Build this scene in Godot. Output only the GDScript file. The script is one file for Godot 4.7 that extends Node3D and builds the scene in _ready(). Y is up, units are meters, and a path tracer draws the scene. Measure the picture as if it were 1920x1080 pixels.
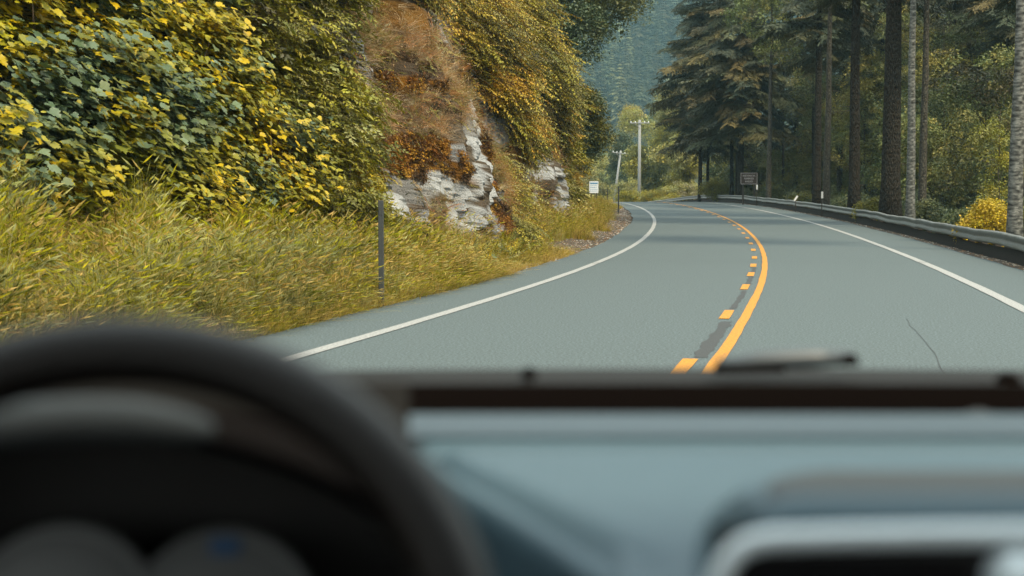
extends Node3D
# A winding forest road seen from inside a car. Metres, y up, the camera looks along -z.

const RATIO := 2667.0          # focal length in pixels of the 1920 wide frame, for laying out the cabin
const EYE := Vector3(0, 1.3, 0)
const PITCH := -0.06478

var rng := RandomNumberGenerator.new()
var n1 := FastNoiseLite.new()
var n2 := FastNoiseLite.new()
var n3 := FastNoiseLite.new()
var cell := FastNoiseLite.new()
var crack := FastNoiseLite.new()
var M := {}
var P := {}
var used := {}
var road_table := []           # each half metre of the centre line: x, forward distance, heading, height
const S0 := -24.0
const SSTEP := 0.5

# ------------------------------------------------------------------ small helpers
func lin(r: float, g: float, b: float, a := 1.0) -> Color:
	var c := Color(r, g, b).linear_to_srgb()
	c.a = a
	return c

func numbered(called: String) -> String:
	if not used.has(called):
		used[called] = 0
		return called
	used[called] += 1
	return "%s_%03d" % [called, used[called]]

func tag(o: Node, label: String, category: String, group := "", kind := "") -> Node:
	if label: o.set_meta("label", label)
	if category: o.set_meta("category", category)
	if group: o.set_meta("group", group)
	if kind: o.set_meta("kind", kind)
	return o

func thing(called: String, label: String, category: String, at_: Vector3, group := "") -> Node3D:
	var o := Node3D.new()
	o.name = numbered(called)
	add_child(o, true)
	o.position = at_
	tag(o, label, category, group)
	return o

func part(called: String, mesh: Mesh, m: Material, parent: Node, at_ := Vector3.ZERO) -> MeshInstance3D:
	var o := MeshInstance3D.new()
	o.name = called
	o.mesh = mesh
	o.material_override = m
	parent.add_child(o, true)
	o.position = at_
	return o

func structure(called: String, mesh: Mesh, m: Material, parent: Node = null) -> MeshInstance3D:
	var o := part(called, mesh, m, parent if parent else self)
	if parent == null:
		o.set_meta("kind", "structure")
	return o

func scatter(called: String, mesh: Mesh, m: Material, parent: Node, where: Array, tints: PackedColorArray) -> MultiMeshInstance3D:
	var mm := MultiMesh.new()
	mm.transform_format = MultiMesh.TRANSFORM_3D
	mm.use_colors = true
	mm.mesh = mesh
	mm.instance_count = where.size()
	for i in where.size():
		mm.set_instance_transform(i, where[i])
		mm.set_instance_color(i, tints[i])
	var o := MultiMeshInstance3D.new()
	o.name = called
	o.multimesh = mm
	o.material_override = m
	o.set_meta("kind", "stuff")
	parent.add_child(o, true)
	return o

func rf(a: float, b: float) -> float:
	return rng.randf_range(a, b)

func vary(c: Color, by: float) -> Color:
	var k := rf(1.0 - by, 1.0 + by)
	return Color(c.r * k * rf(0.92, 1.08), c.g * k, c.b * k * rf(0.9, 1.1))

func pick(list: Array) -> Color:
	return list[rng.randi() % list.size()]

func table(x: float, xs: Array, ys: Array) -> float:
	if x <= xs[0]: return ys[0]
	for i in range(1, xs.size()):
		if x <= xs[i]:
			return lerpf(ys[i - 1], ys[i], (x - xs[i - 1]) / (xs[i] - xs[i - 1]))
	return ys[-1]

# ------------------------------------------------------------------ meshes
func grid_mesh(nu: int, nv: int, point: Callable, colour = null, flat := false) -> ArrayMesh:
	var st := SurfaceTool.new()
	st.begin(Mesh.PRIMITIVE_TRIANGLES)
	st.set_smooth_group(-1 if flat else 0)
	for i in nu + 1:
		for j in nv + 1:
			var a := float(i) / nu
			var b := float(j) / nv
			if colour != null: st.set_color(colour.call(a, b))
			st.add_vertex(point.call(a, b))
	for i in nu:
		for j in nv:
			var k := i * (nv + 1) + j
			for q in [k, k + nv + 1, k + 1, k + 1, k + nv + 1, k + nv + 2]:
				st.add_index(q)
	st.generate_normals()
	return st.commit()

func add_tube(st: SurfaceTool, path: Array, radii: Array, sides := 8, cap := true) -> void:
	var n := path.size()
	var rings := []
	var side := Vector3.ZERO
	for i in n:
		var dir: Vector3 = (path[mini(i + 1, n - 1)] - path[maxi(i - 1, 0)]).normalized()
		if side == Vector3.ZERO:
			side = dir.cross(Vector3.RIGHT if absf(dir.x) < 0.8 else Vector3.UP).normalized()
		side = (side - dir * side.dot(dir)).normalized()
		var up := dir.cross(side)
		var ring := []
		for k in sides:
			var a := TAU * k / sides
			ring.append(path[i] + (side * cos(a) + up * sin(a)) * radii[i])
		rings.append(ring)
	for i in n - 1:
		for k in sides:
			var l := (k + 1) % sides
			for v in [rings[i][k], rings[i + 1][k], rings[i][l], rings[i][l], rings[i + 1][k], rings[i + 1][l]]:
				st.add_vertex(v)
	if cap:
		for e in [0, n - 1]:
			for k in sides:
				var l := (k + 1) % sides
				var tri := [path[e], rings[e][k], rings[e][l]] if e == 0 else [path[e], rings[e][l], rings[e][k]]
				for v in tri: st.add_vertex(v)

func tube(path: Array, radii: Array, sides := 8, cap := true) -> ArrayMesh:
	var st := SurfaceTool.new()
	st.begin(Mesh.PRIMITIVE_TRIANGLES)
	st.set_smooth_group(0)
	add_tube(st, path, radii, sides, cap)
	st.generate_normals()
	return st.commit()

func add_quad(st: SurfaceTool, a: Vector3, b: Vector3, c: Vector3, d: Vector3) -> void:
	for v in [a, b, c, a, c, d]: st.add_vertex(v)

func begin() -> SurfaceTool:
	var st := SurfaceTool.new()
	st.begin(Mesh.PRIMITIVE_TRIANGLES)
	st.set_smooth_group(-1)
	return st

func done(st: SurfaceTool) -> ArrayMesh:
	st.generate_normals()
	return st.commit()

# a box with chamfered edges
func soft_box(size: Vector3, bevel: float) -> ArrayMesh:
	var st := begin()
	var h := size / 2
	var pts := []
	for ax in 3:
		for sg in [-1.0, 1.0]:
			var b := (ax + 1) % 3
			var c := (ax + 2) % 3
			var f := []
			for k in [[-1, -1], [1, -1], [1, 1], [-1, 1]]:
				var v := Vector3.ZERO
				v[ax] = sg * h[ax]
				v[b] = k[0] * (h[b] - bevel)
				v[c] = k[1] * (h[c] - bevel)
				f.append(v)
			if sg > 0: f.reverse()
			add_quad(st, f[0], f[1], f[2], f[3])
			pts.append(f)
	for ax in 3:
		var b := (ax + 1) % 3
		var c := (ax + 2) % 3
		for sb in [-1.0, 1.0]:
			for sc in [-1.0, 1.0]:
				var q := []
				for e in [-1.0, 1.0]:
					var v := Vector3.ZERO
					v[ax] = e * (h[ax] - bevel)
					v[b] = sb * h[b]
					v[c] = sc * (h[c] - bevel)
					var w := v
					w[b] = sb * (h[b] - bevel)
					w[c] = sc * h[c]
					q.append(v)
					q.append(w)
				var quad := [q[0], q[1], q[3], q[2]]
				if sb * sc < 0: quad.reverse()
				add_quad(st, quad[0], quad[1], quad[2], quad[3])
	for sx in [-1.0, 1.0]:
		for sy in [-1.0, 1.0]:
			for sz in [-1.0, 1.0]:
				var a := Vector3(sx * h.x, sy * (h.y - bevel), sz * (h.z - bevel))
				var b2 := Vector3(sx * (h.x - bevel), sy * h.y, sz * (h.z - bevel))
				var c2 := Vector3(sx * (h.x - bevel), sy * (h.y - bevel), sz * h.z)
				var tri := [a, b2, c2] if sx * sy * sz < 0 else [a, c2, b2]
				for v in tri: st.add_vertex(v)
	return done(st)

# ------------------------------------------------------------------ materials
func noise_texture(freq: float, octaves: int, dark: float, light: float, side := 512, normal := false, bump := 4.0, kind := FastNoiseLite.TYPE_SIMPLEX_SMOOTH) -> NoiseTexture2D:
	var n := FastNoiseLite.new()
	n.noise_type = kind
	n.frequency = freq
	n.fractal_octaves = octaves
	n.seed = int(freq * 10000.0) + octaves
	var t := NoiseTexture2D.new()
	t.width = side
	t.height = side
	t.seamless = true
	t.noise = n
	if normal:
		t.as_normal_map = true
		t.bump_strength = bump
	else:
		var g := Gradient.new()
		g.set_color(0, Color(dark, dark, dark))
		g.set_color(1, Color(light, light, light))
		t.color_ramp = g
	return t

func mat(called: String, c: Color, rough := 0.8, spec := 0.5) -> StandardMaterial3D:
	var m := StandardMaterial3D.new()
	m.resource_name = called
	m.albedo_color = c
	m.roughness = rough
	m.metallic_specular = spec
	M[called] = m
	return m

func grained(m: StandardMaterial3D, tex: Texture2D, scale: Vector3, nrm: Texture2D = null, depth := 1.0) -> StandardMaterial3D:
	m.albedo_texture = tex
	m.uv1_triplanar = true
	m.uv1_world_triplanar = true
	m.uv1_scale = scale
	if nrm:
		m.normal_enabled = true
		m.normal_texture = nrm
		m.normal_scale = depth
	return m

func leaf_material(called: String, rough := 0.5, back := Color(0.55, 0.55, 0.3)) -> StandardMaterial3D:
	var m := mat(called, Color.WHITE, rough, 0.45)
	m.vertex_color_use_as_albedo = true
	m.backlight_enabled = true
	m.backlight = back
	m.cull_mode = BaseMaterial3D.CULL_DISABLED
	return m

func materials() -> void:
	var fine := noise_texture(0.09, 4, 0.62, 1.0, 512)
	var fine_n := noise_texture(0.12, 4, 0, 1, 512, true, 5.0)
	var blotch := noise_texture(0.012, 5, 0.84, 1.0, 512)
	var coarse_n := noise_texture(0.03, 5, 0, 1, 512, true, 9.0)
	# asphalt: speckled stone in tar, with broad worn patches laid over it
	var speck := noise_texture(0.22, 3, 0.56, 1.0, 1024)
	var a := mat("asphalt", lin(0.208, 0.266, 0.274), 0.85, 0.4)
	grained(a, speck, Vector3.ONE * 0.14, noise_texture(0.2, 3, 0, 1, 1024, true, 5.0), 0.1)
	a.detail_enabled = true
	a.detail_albedo = noise_texture(0.3, 2, 0.66, 1.0, 512)
	a.detail_blend_mode = BaseMaterial3D.BLEND_MODE_MUL
	a.detail_uv_layer = BaseMaterial3D.DETAIL_UV_2
	a.uv2_triplanar = true
	a.uv2_world_triplanar = true
	a.uv2_scale = Vector3.ONE * 0.2
	var worn := noise_texture(0.06, 4, 0.6, 1.0, 512)
	grained(mat("white_paint", lin(0.46, 0.46, 0.445), 0.7), worn, Vector3.ONE * 0.9)
	grained(mat("yellow_paint", lin(0.75, 0.315, 0.008), 0.7), worn, Vector3.ONE * 0.9)
	grained(mat("tar", lin(0.055, 0.058, 0.058), 0.75), fine, Vector3.ONE * 1.3)
	grained(mat("soil", lin(0.12, 0.092, 0.06), 0.95, 0.2), fine, Vector3.ONE * 0.8, coarse_n, 1.2)
	grained(mat("gravel", lin(0.26, 0.215, 0.17), 0.95, 0.2), noise_texture(0.16, 2, 0.35, 1.0, 512, false, 4.0, FastNoiseLite.TYPE_CELLULAR), Vector3.ONE * 1.1, fine_n, 1.6)
	grained(mat("forest_floor", lin(0.06, 0.058, 0.024), 0.95, 0.2), fine, Vector3.ONE * 0.3, coarse_n, 1.5)
	var r := mat("cliff_rock", Color.WHITE, 0.9, 0.3)
	r.vertex_color_use_as_albedo = true
	grained(r, noise_texture(0.05, 5, 0.5, 1.0, 1024), Vector3(0.9, 0.5, 0.9), noise_texture(0.035, 5, 0, 1, 1024, true, 14.0), 1.3)
	grained(mat("dark_bark", lin(0.1, 0.083, 0.062), 0.95, 0.2), noise_texture(0.04, 5, 0.12, 1.0, 512), Vector3(0.9, 0.22, 0.9), noise_texture(0.04, 5, 0, 1, 512, true, 20.0), 1.6)
	grained(mat("pale_bark", lin(0.36, 0.36, 0.32), 0.9, 0.3), noise_texture(0.02, 5, 0.12, 1.0, 512), Vector3(0.4, 0.9, 0.4), fine_n, 1.0)
	grained(mat("brown_bark", lin(0.2, 0.18, 0.14), 0.92, 0.2), noise_texture(0.03, 5, 0.15, 1.0, 512), Vector3(0.7, 0.4, 0.7), coarse_n, 1.4)
	mat("twig", lin(0.075, 0.055, 0.035), 0.9)
	leaf_material("broad_leaf", 0.42)
	leaf_material("small_leaf", 0.55)
	leaf_material("needle", 0.7, Color(0.25, 0.25, 0.12))
	leaf_material("blade", 0.7, Color(0.6, 0.6, 0.25)).metallic_specular = 0.2
	leaf_material("moss_tuft", 0.9, Color(0.3, 0.25, 0.1))
	var g := mat("galvanised", lin(0.32, 0.33, 0.305), 0.5, 0.5)
	g.metallic = 0.3
	grained(g, noise_texture(0.03, 4, 0.5, 1.0, 512), Vector3(1.2, 2.0, 1.2))
	grained(mat("weathered_board", lin(0.085, 0.08, 0.073), 0.9, 0.2), noise_texture(0.05, 4, 0.45, 1.0, 512), Vector3(4.0, 0.5, 4.0), coarse_n, 0.8)
	grained(mat("post_timber", lin(0.1, 0.085, 0.07), 0.9, 0.2), fine, Vector3(3, 0.6, 3))
	grained(mat("post_plastic", lin(0.055, 0.06, 0.058), 0.6), fine, Vector3.ONE * 2.0)
	mat("reflector", lin(0.7, 0.7, 0.68), 0.4)
	grained(mat("pole_wood", lin(0.42, 0.43, 0.42), 0.9, 0.2), fine, Vector3(2, 0.3, 2))
	mat("wire", lin(0.2, 0.2, 0.2), 0.6)
	grained(mat("sign_brown", lin(0.075, 0.042, 0.026), 0.6), worn, Vector3.ONE * 2.0)
	mat("sign_letter", lin(0.42, 0.38, 0.36), 0.6)
	mat("sign_white", lin(0.66, 0.69, 0.7), 0.5)
	mat("sign_blue", lin(0.1, 0.24, 0.4), 0.5)
	# cabin
	var dash_n := noise_texture(0.2, 2, 0, 1, 512, true, 2.0)
	grained(mat("dash_plastic", lin(0.06, 0.106, 0.134), 0.5, 0.4), noise_texture(0.2, 3, 0.86, 1.0, 512), Vector3.ONE * 9.0, dash_n, 0.5)
	grained(mat("dash_mat", lin(0.05, 0.058, 0.063), 0.75, 0.4), noise_texture(0.2, 3, 0.86, 1.0, 512), Vector3.ONE * 9.0, dash_n, 0.5)
	grained(mat("dash_shade_tone", lin(0.045, 0.07, 0.088), 0.5, 0.4), noise_texture(0.2, 3, 0.86, 1.0, 512), Vector3.ONE * 9.0, dash_n, 0.5)
	grained(mat("leather", lin(0.006, 0.0042, 0.0036), 0.42, 0.4), noise_texture(0.2, 3, 0.86, 1.0, 512), Vector3.ONE * 12.0, dash_n, 0.6)
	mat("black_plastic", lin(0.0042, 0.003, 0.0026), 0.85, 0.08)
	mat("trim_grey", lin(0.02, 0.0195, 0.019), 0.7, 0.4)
	mat("cowl_plastic", lin(0.016, 0.016, 0.0155), 0.75, 0.25)
	mat("wiper_metal", lin(0.05, 0.06, 0.066), 0.4, 0.5)
	mat("headliner", lin(0.1, 0.1, 0.095), 0.95, 0.2)
	var sv := mat("satin_silver", lin(0.68, 0.76, 0.8), 0.4, 0.5)
	sv.metallic = 0.15
	mat("screen_glass", lin(0.008, 0.008, 0.009), 0.12, 0.5)
	mat("gauge_face", lin(0.12, 0.125, 0.125), 0.5, 0.5)
	mat("glint_blue", lin(0.03, 0.09, 0.2), 0.4, 0.5)
	var paint := mat("car_paint", lin(0.05, 0.055, 0.058), 0.35, 0.5)
	paint.clearcoat_enabled = true
	mat("rubber", lin(0.012, 0.012, 0.012), 0.7, 0.3)
	var glass := mat("windscreen_glass", Color(0.8, 0.88, 0.88, 0.004), 0.0, 0.14)
	glass.transparency = BaseMaterial3D.TRANSPARENCY_ALPHA

# ------------------------------------------------------------------ the road
func lay_road() -> void:
	var ks := [0, 10, 20, 30, 40, 50, 60, 70, 80, 95, 110, 130, 150, 180]
	var kv := [-0.002, -0.00201, -0.00211, -0.00256, -0.00242, -0.00207, -0.00203, -0.00214, -0.00223, -0.00233, -0.00235, -0.00235, -0.00236, -0.00236]
	var es := [0, 10, 20, 30, 40, 50, 60, 70, 80, 90, 100, 110, 118, 126, 134, 142, 152, 165, 185, 230, 330]
	var ev := [0, -0.071, -0.123, -0.14, -0.119, -0.038, 0.067, 0.184, 0.313, 0.461, 0.6, 0.73, 0.79, 0.78, 0.66, 0.45, 0.15, -0.2, -0.6, -0.9, -0.9]
	var x := -1.1427
	var d := 0.0
	var th := 0.24151
	var back := []
	for i in int(-S0 / SSTEP):
		th += 0.002 * SSTEP
		x -= sin(th) * SSTEP
		d -= cos(th) * SSTEP
		back.push_front([x, d, th, 0.0])
	road_table = back
	x = -1.1427
	d = 0.0
	th = 0.24151
	for i in 680:
		var s := i * SSTEP
		var e := 0.0
		for k in 9: e += table(s + (k - 4) * 1.2, es, ev) / 9.0
		road_table.append([x, d, th, e])
		th += table(s, ks, kv) * SSTEP
		x += sin(th) * SSTEP
		d += cos(th) * SSTEP

func frame(s: float) -> Array:
	var k := clampf((s - S0) / SSTEP, 0.0, road_table.size() - 1.001)
	var a: Array = road_table[int(k)]
	var b: Array = road_table[int(k) + 1]
	var f := k - int(k)
	return [lerpf(a[0], b[0], f), lerpf(a[1], b[1], f), lerpf(a[2], b[2], f), lerpf(a[3], b[3], f)]

func on_road(s: float, t: float, up := 0.0) -> Vector3:
	var a := frame(s)
	return Vector3(a[0] + t * cos(a[2]), a[3] + up, -(a[1] - t * sin(a[2])))

func strip(s_from: float, s_to: float, t_from: Callable, t_to: Callable, up: float, step := 1.0, cols := 1) -> ArrayMesh:
	var n := maxi(1, int((s_to - s_from) / step))
	return grid_mesh(n, cols, func(a, b):
		var s: float = lerpf(s_from, s_to, a)
		return on_road(s, lerpf(t_from.call(s), t_to.call(s), b), up))

func line_mark(called: String, parent: Node, s_from: float, s_to: float, t: float, wide: float, m: Material, up := 0.008) -> void:
	var o := part(called, strip(s_from, s_to,
		func(s): return t - wide / 2 + 0.012 * n1.get_noise_2d(s * 9.0, t),
		func(s): return t + wide / 2 + 0.012 * n1.get_noise_2d(s * 9.0, t + 50.0), up, 0.35), m, parent)

# distance from the pavement's left edge to the foot of the bank, and the bank's slope
const BS := [-24, 5, 12, 17, 21, 26, 34, 45, 55, 62, 72, 85, 100, 130]
const BV := [4.2, 4.2, 4.0, 3.4, 2.5, 1.9, 1.6, 1.9, 2.1, 2.3, 3.4, 5.2, 8.0, 12.0]
const AS := [-24, 12, 18, 23, 60, 75, 100, 130]
const AV := [54, 54, 60, 74, 75, 68, 55, 45]
const BANK_TOP := 15.0

func cliff_weight(s: float) -> float:
	return smoothstep(19.0, 24.0, s) * (1.0 - smoothstep(64.0, 74.0, s))

func bump(s: float, at_: float, wide: float) -> float:
	var q := (s - at_) / wide
	return exp(-q * q)

func bank_rough(s: float, h: float) -> float:
	var w := cliff_weight(s)
	var d := 0.25 * n1.get_noise_2d(s * 0.35, h * 0.3)
	if w > 0.0:
		var big := 0.5 * n1.get_noise_2d(s * 0.9 + 40.0, h * 0.6)
		var r := 1.0 - absf(n2.get_noise_2d(s * 2.2 - h * 0.9, h * 0.7))
		var c := cell.get_noise_2d(s * 3.2 - h * 1.6, h * 1.4)
		var f := n3.get_noise_2d(s * 6.0, h * 5.0)
		var butt := 0.75 * bump(s, 31.5 - h * 0.25, 3.0) * (1.0 - smoothstep(2.0, 8.0, h)) - 0.7 * bump(s, 37.5, 2.2) + 0.55 * bump(s, 51.0 + h * 0.4, 4.0) - 0.4 * bump(s, 45.0, 2.5) - 0.25 * bump(s, 27.6 - h * 0.2, 0.7)
		d += w * (big + 0.42 * (r - 0.75) + 0.36 * c + 0.1 * f + butt)
		var gap := crack.get_noise_2d(s * 1.8 - h * 1.3, h * 2.1 + s * 0.3) + 1.0
		d -= w * 0.4 * (1.0 - smoothstep(0.0, 0.22, gap))
		d += w * 0.16 * cell.get_noise_2d(s * 10.0 - h * 5.0, h * 5.5)
		if h < 0.5: d *= 0.4 + 1.2 * maxf(h, 0.0)
	return d

func bank(s: float, h: float, out_ := 0.0) -> Vector3:
	var slope := deg_to_rad(table(s, AS, AV))
	var u := table(s, BS, BV) + h / tan(slope) - bank_rough(s, h) - out_ * sin(slope)
	var p := on_road(s, -4.5 - u)
	p.y += h + 0.1 * table(s, BS, BV) + out_ * cos(slope)
	return p

func bank_normal(s: float) -> Vector3:
	var slope := deg_to_rad(table(s, AS, AV))
	var th: float = frame(s)[2]
	return Vector3(cos(th) * sin(slope), cos(slope), sin(th) * sin(slope)).normalized()

func verge_height(s: float, u: float) -> float:
	return 0.1 * u * smoothstep(0.0, 1.2, u) + 0.05 * n1.get_noise_2d(s * 2.0, u * 6.0) * smoothstep(0.0, 0.5, u) - 0.03

func right_height(s: float, w: float) -> float:
	var rise := lerpf(26.0, 150.0, smoothstep(118.0, 160.0, s))
	return -0.03 - 0.9 * smoothstep(1.0, 4.5, w) + 0.35 * n1.get_noise_2d(s * 0.7, w * 0.9) * smoothstep(2.0, 6.0, w) + maxf(0.0, w - rise) * 0.5

func right_point(s: float, w: float) -> Vector3:
	return on_road(s, 5.0 + w, right_height(s, w))

# marks on the cliff: [s, height, s, height, half width along the road, half width up], read off the rock
const ROCK := [[25.5, 1.4, 25.5, 0.5, 0.5, 0.11], [26.2, 1.3, 26.5, 0.8, 0.5, 0.09], [30.2, 2.6, 30.8, 1.7, 1.0, 0.2], [30.5, 1.7, 30.5, 1.0, 0.7, 0.2], [28.5, 1.5, 29.5, 1.1, 0.6, 0.22], [32.5, 3.6, 31.5, 2.7, 0.35, 0.1], [28.8, 0.9, 29.0, 0.6, 0.5, 0.13], [48.2, 2.2, 44.5, 0.8, 2.0, 0.22], [53.2, 1.8, 50.5, 0.8, 1.75, 0.2], [26.5, 4.1, 26.2, 3.7, 0.5, 0.13], [33.5, 5.5, 33.0, 4.8, 0.75, 0.12], [24.8, 2.9, 24.5, 2.5, 0.25, 0.1], [25.8, 2.9, 25.5, 2.7, 0.25, 0.1], [27.5, 1.3, 27.8, 1.1, 0.3, 0.1], [30.5, 0.9, 30.2, 0.6, 0.35, 0.1], [31.2, 0.3, 31.0, 0.0, 0.5, 0.12], [41.2, 1.2, 41.2, 0.7, 0.75, 0.12], [24.2, 0.5, 25.2, 0.7, 0.3, 0.14]]
const MOSS := [[25.5, 2.2, 27.5, 2.0, 1.0, 0.25], [27.2, 2.3, 29.2, 2.2, 0.75, 0.18], [28.8, 2.1, 29.8, 1.7, 0.5, 0.17], [26.0, 1.9, 28.5, 1.7, 0.5, 0.19], [32.2, 2.7, 31.2, 1.6, 0.3, 0.12], [31.2, 1.6, 31.0, 1.2, 0.25, 0.1], [51.0, 3.6, 59.2, 3.1, 3.5, 0.31], [51.0, 3.0, 56.5, 2.7, 3.0, 0.23], [31.2, 0.9, 32.5, 0.4, 1.0, 0.19], [27.5, 3.5, 29.0, 3.5, 0.5, 0.15], [32.8, 4.0, 32.5, 2.9, 0.75, 0.12], [25.2, 1.6, 24.8, 0.7, 0.3, 0.1]]
const DRY := [[26.8, 4.8, 28.5, 4.5, 1.0, 0.25], [27.8, 4.6, 27.8, 4.0, 0.75, 0.21], [24.8, 2.5, 29.0, 2.7, 0.75, 0.28], [28.5, 3.1, 30.0, 2.9, 1.0, 0.21], [34.0, 2.9, 34.5, 2.3, 1.75, 0.23], [27.0, 0.9, 28.2, 0.3, 0.75, 0.24], [29.5, 4.0, 30.5, 3.6, 1.0, 0.2], [33.0, 1.7, 34.8, 1.2, 1.25, 0.22], [58.5, 1.9, 59.5, 0.7, 4.0, 0.31]]

func near_marks(list: Array, s: float, h: float) -> float:
	var best := 9.0
	for m in list:
		var a := Vector2(m[0] / m[4], m[1] / m[5])
		var b := Vector2(m[2] / m[4], m[3] / m[5])
		var p := Vector2(s / m[4], h / m[5])
		var ab := b - a
		var t := clampf((p - a).dot(ab) / maxf(ab.length_squared(), 0.0001), 0.0, 1.0)
		best = minf(best, (p - a - ab * t).length())
	return best

func cliff_colour(s: float, h: float) -> Color:
	var v := n3.get_noise_2d(s * 8.0, h * 9.0)
	var c := Color(0.1, 0.072, 0.045).lerp(Color(0.2, 0.16, 0.115), clampf(0.5 + 1.3 * n2.get_noise_2d(s * 3.0, h * 2.5), 0, 1))
	if cliff_weight(s) > 0.3:
		var edge := 0.75 * n2.get_noise_2d(s * 7.0, h * 8.0)
		if n2.get_noise_2d(s * 2.6 + 90.0, h * 2.2) > 0.2: c = Color(0.4, 0.39, 0.37) * (0.85 + 0.4 * v)
		if n2.get_noise_2d(s * 3.1 + 30.0, h * 2.6 + 70.0) > 0.3: c = Color(0.2, 0.1, 0.02) * (0.9 + 0.6 * v)
		if near_marks(DRY, s, h) + edge < 0.9: c = Color(0.2, 0.13, 0.075) * (0.9 + 0.5 * v)
		if near_marks(MOSS, s, h) + edge < 1.1: c = Color(0.26, 0.115, 0.012) * (0.85 + 0.7 * v)
		if near_marks(ROCK, s, h) + 1.9 * edge < 1.0 and n3.get_noise_2d(s * 11.0, h * 13.0) < 0.22 and crack.get_noise_2d(s * 1.8 - h * 1.3, h * 2.1 + s * 0.3) > -0.93: c = Color(0.62, 0.635, 0.635) * (0.85 + 0.5 * v + 0.35 * n2.get_noise_2d(s * 12.0, h * 4.0))
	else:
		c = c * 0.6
	c.a = 1.0
	return c

# ------------------------------------------------------------------ leaves, blades, boughs
func maple_leaf(cup: float) -> ArrayMesh:
	# a five-lobed leaf about one unit across, base at the origin, tip along +z, face up
	var half := [Vector2(0.0, -0.02), Vector2(0.2, -0.1), Vector2(0.42, -0.02), Vector2(0.36, 0.12), Vector2(0.56, 0.34), Vector2(0.4, 0.36), Vector2(0.44, 0.52), Vector2(0.22, 0.5), Vector2(0.24, 0.68), Vector2(0.12, 0.72), Vector2(0.0, 0.98)]
	var line := []
	for p in half: line.append(p)
	for i in range(half.size() - 2, 0, -1): line.append(Vector2(-half[i].x, half[i].y))
	var st := begin()
	st.set_smooth_group(0)
	var high := func(p: Vector2) -> Vector3: return Vector3(p.x, cup * absf(p.x) - 0.35 * p.y * p.y * absf(cup) - 0.05 * sin(p.x * 14.0), p.y)
	var mid := Vector2(0, 0.25)
	for i in line.size():
		for p in [mid, line[(i + 1) % line.size()], line[i]]: st.add_vertex(high.call(p))
	return done(st)

func add_leaf(st: SurfaceTool, base: Vector3, along: Vector3, face: Vector3, long: float, wide: float, tint := Color.WHITE) -> void:
	var side := along.cross(face).normalized() * wide
	var up := side.cross(along).normalized()
	var m := base + along * long * 0.45 - up * wide * 0.25
	var tip := base + along * long - up * long * 0.12
	st.set_color(tint)
	for v in [base, m + side, tip, base, tip, m - side]: st.add_vertex(v + (up * wide * 0.3 if v == m + side or v == m - side else Vector3.ZERO))

func ball_dir() -> Vector3:
	var z := rf(-1, 1)
	var a := rf(0, TAU)
	var r := sqrt(1 - z * z)
	return Vector3(r * cos(a), z, r * sin(a))

func sprig(count: int, long: float, leaf: float, wide: float) -> ArrayMesh:
	# a twig along +z carrying leaves on both sides
	var st := begin()
	st.set_color(Color(0.35, 0.25, 0.15))
	add_tube(st, [Vector3.ZERO, Vector3(0, 0.03 * long, long * 0.5), Vector3(0, -0.08 * long, long)], [0.006, 0.004, 0.002], 3, false)
	for i in count:
		var f := (i + 0.5) / count
		var base := Vector3(0, 0.05 * long * sin(f * PI) - 0.08 * long * f, long * f)
		var sd := -1.0 if i % 2 else 1.0
		var along := Vector3(sd * rf(0.5, 1.0), rf(-0.45, 0.35), rf(0.2, 0.9)).normalized()
		var face := (Vector3.UP + ball_dir() * 0.55).normalized()
		var k := rf(0.8, 1.15)
		add_leaf(st, base, along, face, leaf * rf(0.7, 1.2), wide, Color(k * rf(0.95, 1.1), k, k * 0.95))
	return done(st)

func clump(count: int, leaf: float, wide: float) -> ArrayMesh:
	# leaves spread through a ball of radius one
	var st := begin()
	for i in count:
		var p := ball_dir() * pow(rf(0, 1), 0.4)
		p.y *= 0.75
		var along := (Vector3(p.x, -0.25, p.z) + ball_dir() * 0.7).normalized()
		var k := rf(0.75, 1.2)
		add_leaf(st, p, along, (Vector3.UP + ball_dir() * 0.7).normalized(), leaf * rf(0.7, 1.3), wide * rf(0.8, 1.2), Color(k * rf(0.94, 1.1), k, k * rf(0.85, 1.1)))
	return done(st)

func fir_bough(droop: float) -> ArrayMesh:
	# one unit long along +x, flat side twigs with hanging needle sprays
	var st := begin()
	var spine := func(f: float) -> Vector3: return Vector3(f, 0.1 * f - droop * f * f, 0.05 * sin(f * 5.0))
	st.set_color(Color(0.5, 0.4, 0.3))
	add_tube(st, [spine.call(0.0), spine.call(0.5), spine.call(1.0)], [0.014, 0.009, 0.003], 3, false)
	for i in 30:
		var f := 0.12 + 0.88 * i / 30.0
		var sd := -1.0 if i % 2 else 1.0
		var base: Vector3 = spine.call(f)
		var long := (0.36 * (1.0 - 0.75 * f) + 0.07) * rf(0.7, 1.2)
		var dir := Vector3(rf(0.4, 0.9), rf(-0.35, 0.05), sd).normalized()
		for j in 7:
			var g := (j + 0.5) / 7.0
			var p := base + dir * long * g + Vector3(0, -0.25 * long * g * g, 0)
			for q in [-1.0, 1.0]:
				var along: Vector3 = (dir + dir.cross(Vector3.UP) * q * rf(0.5, 1.0) + Vector3(0, rf(-0.7, 0.1), 0)).normalized()
				var k := rf(0.75, 1.2)
				add_leaf(st, p, along, Vector3.UP + ball_dir() * 0.4, rf(0.06, 0.11), 0.013, Color(k, k, k))
	return done(st)

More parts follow.
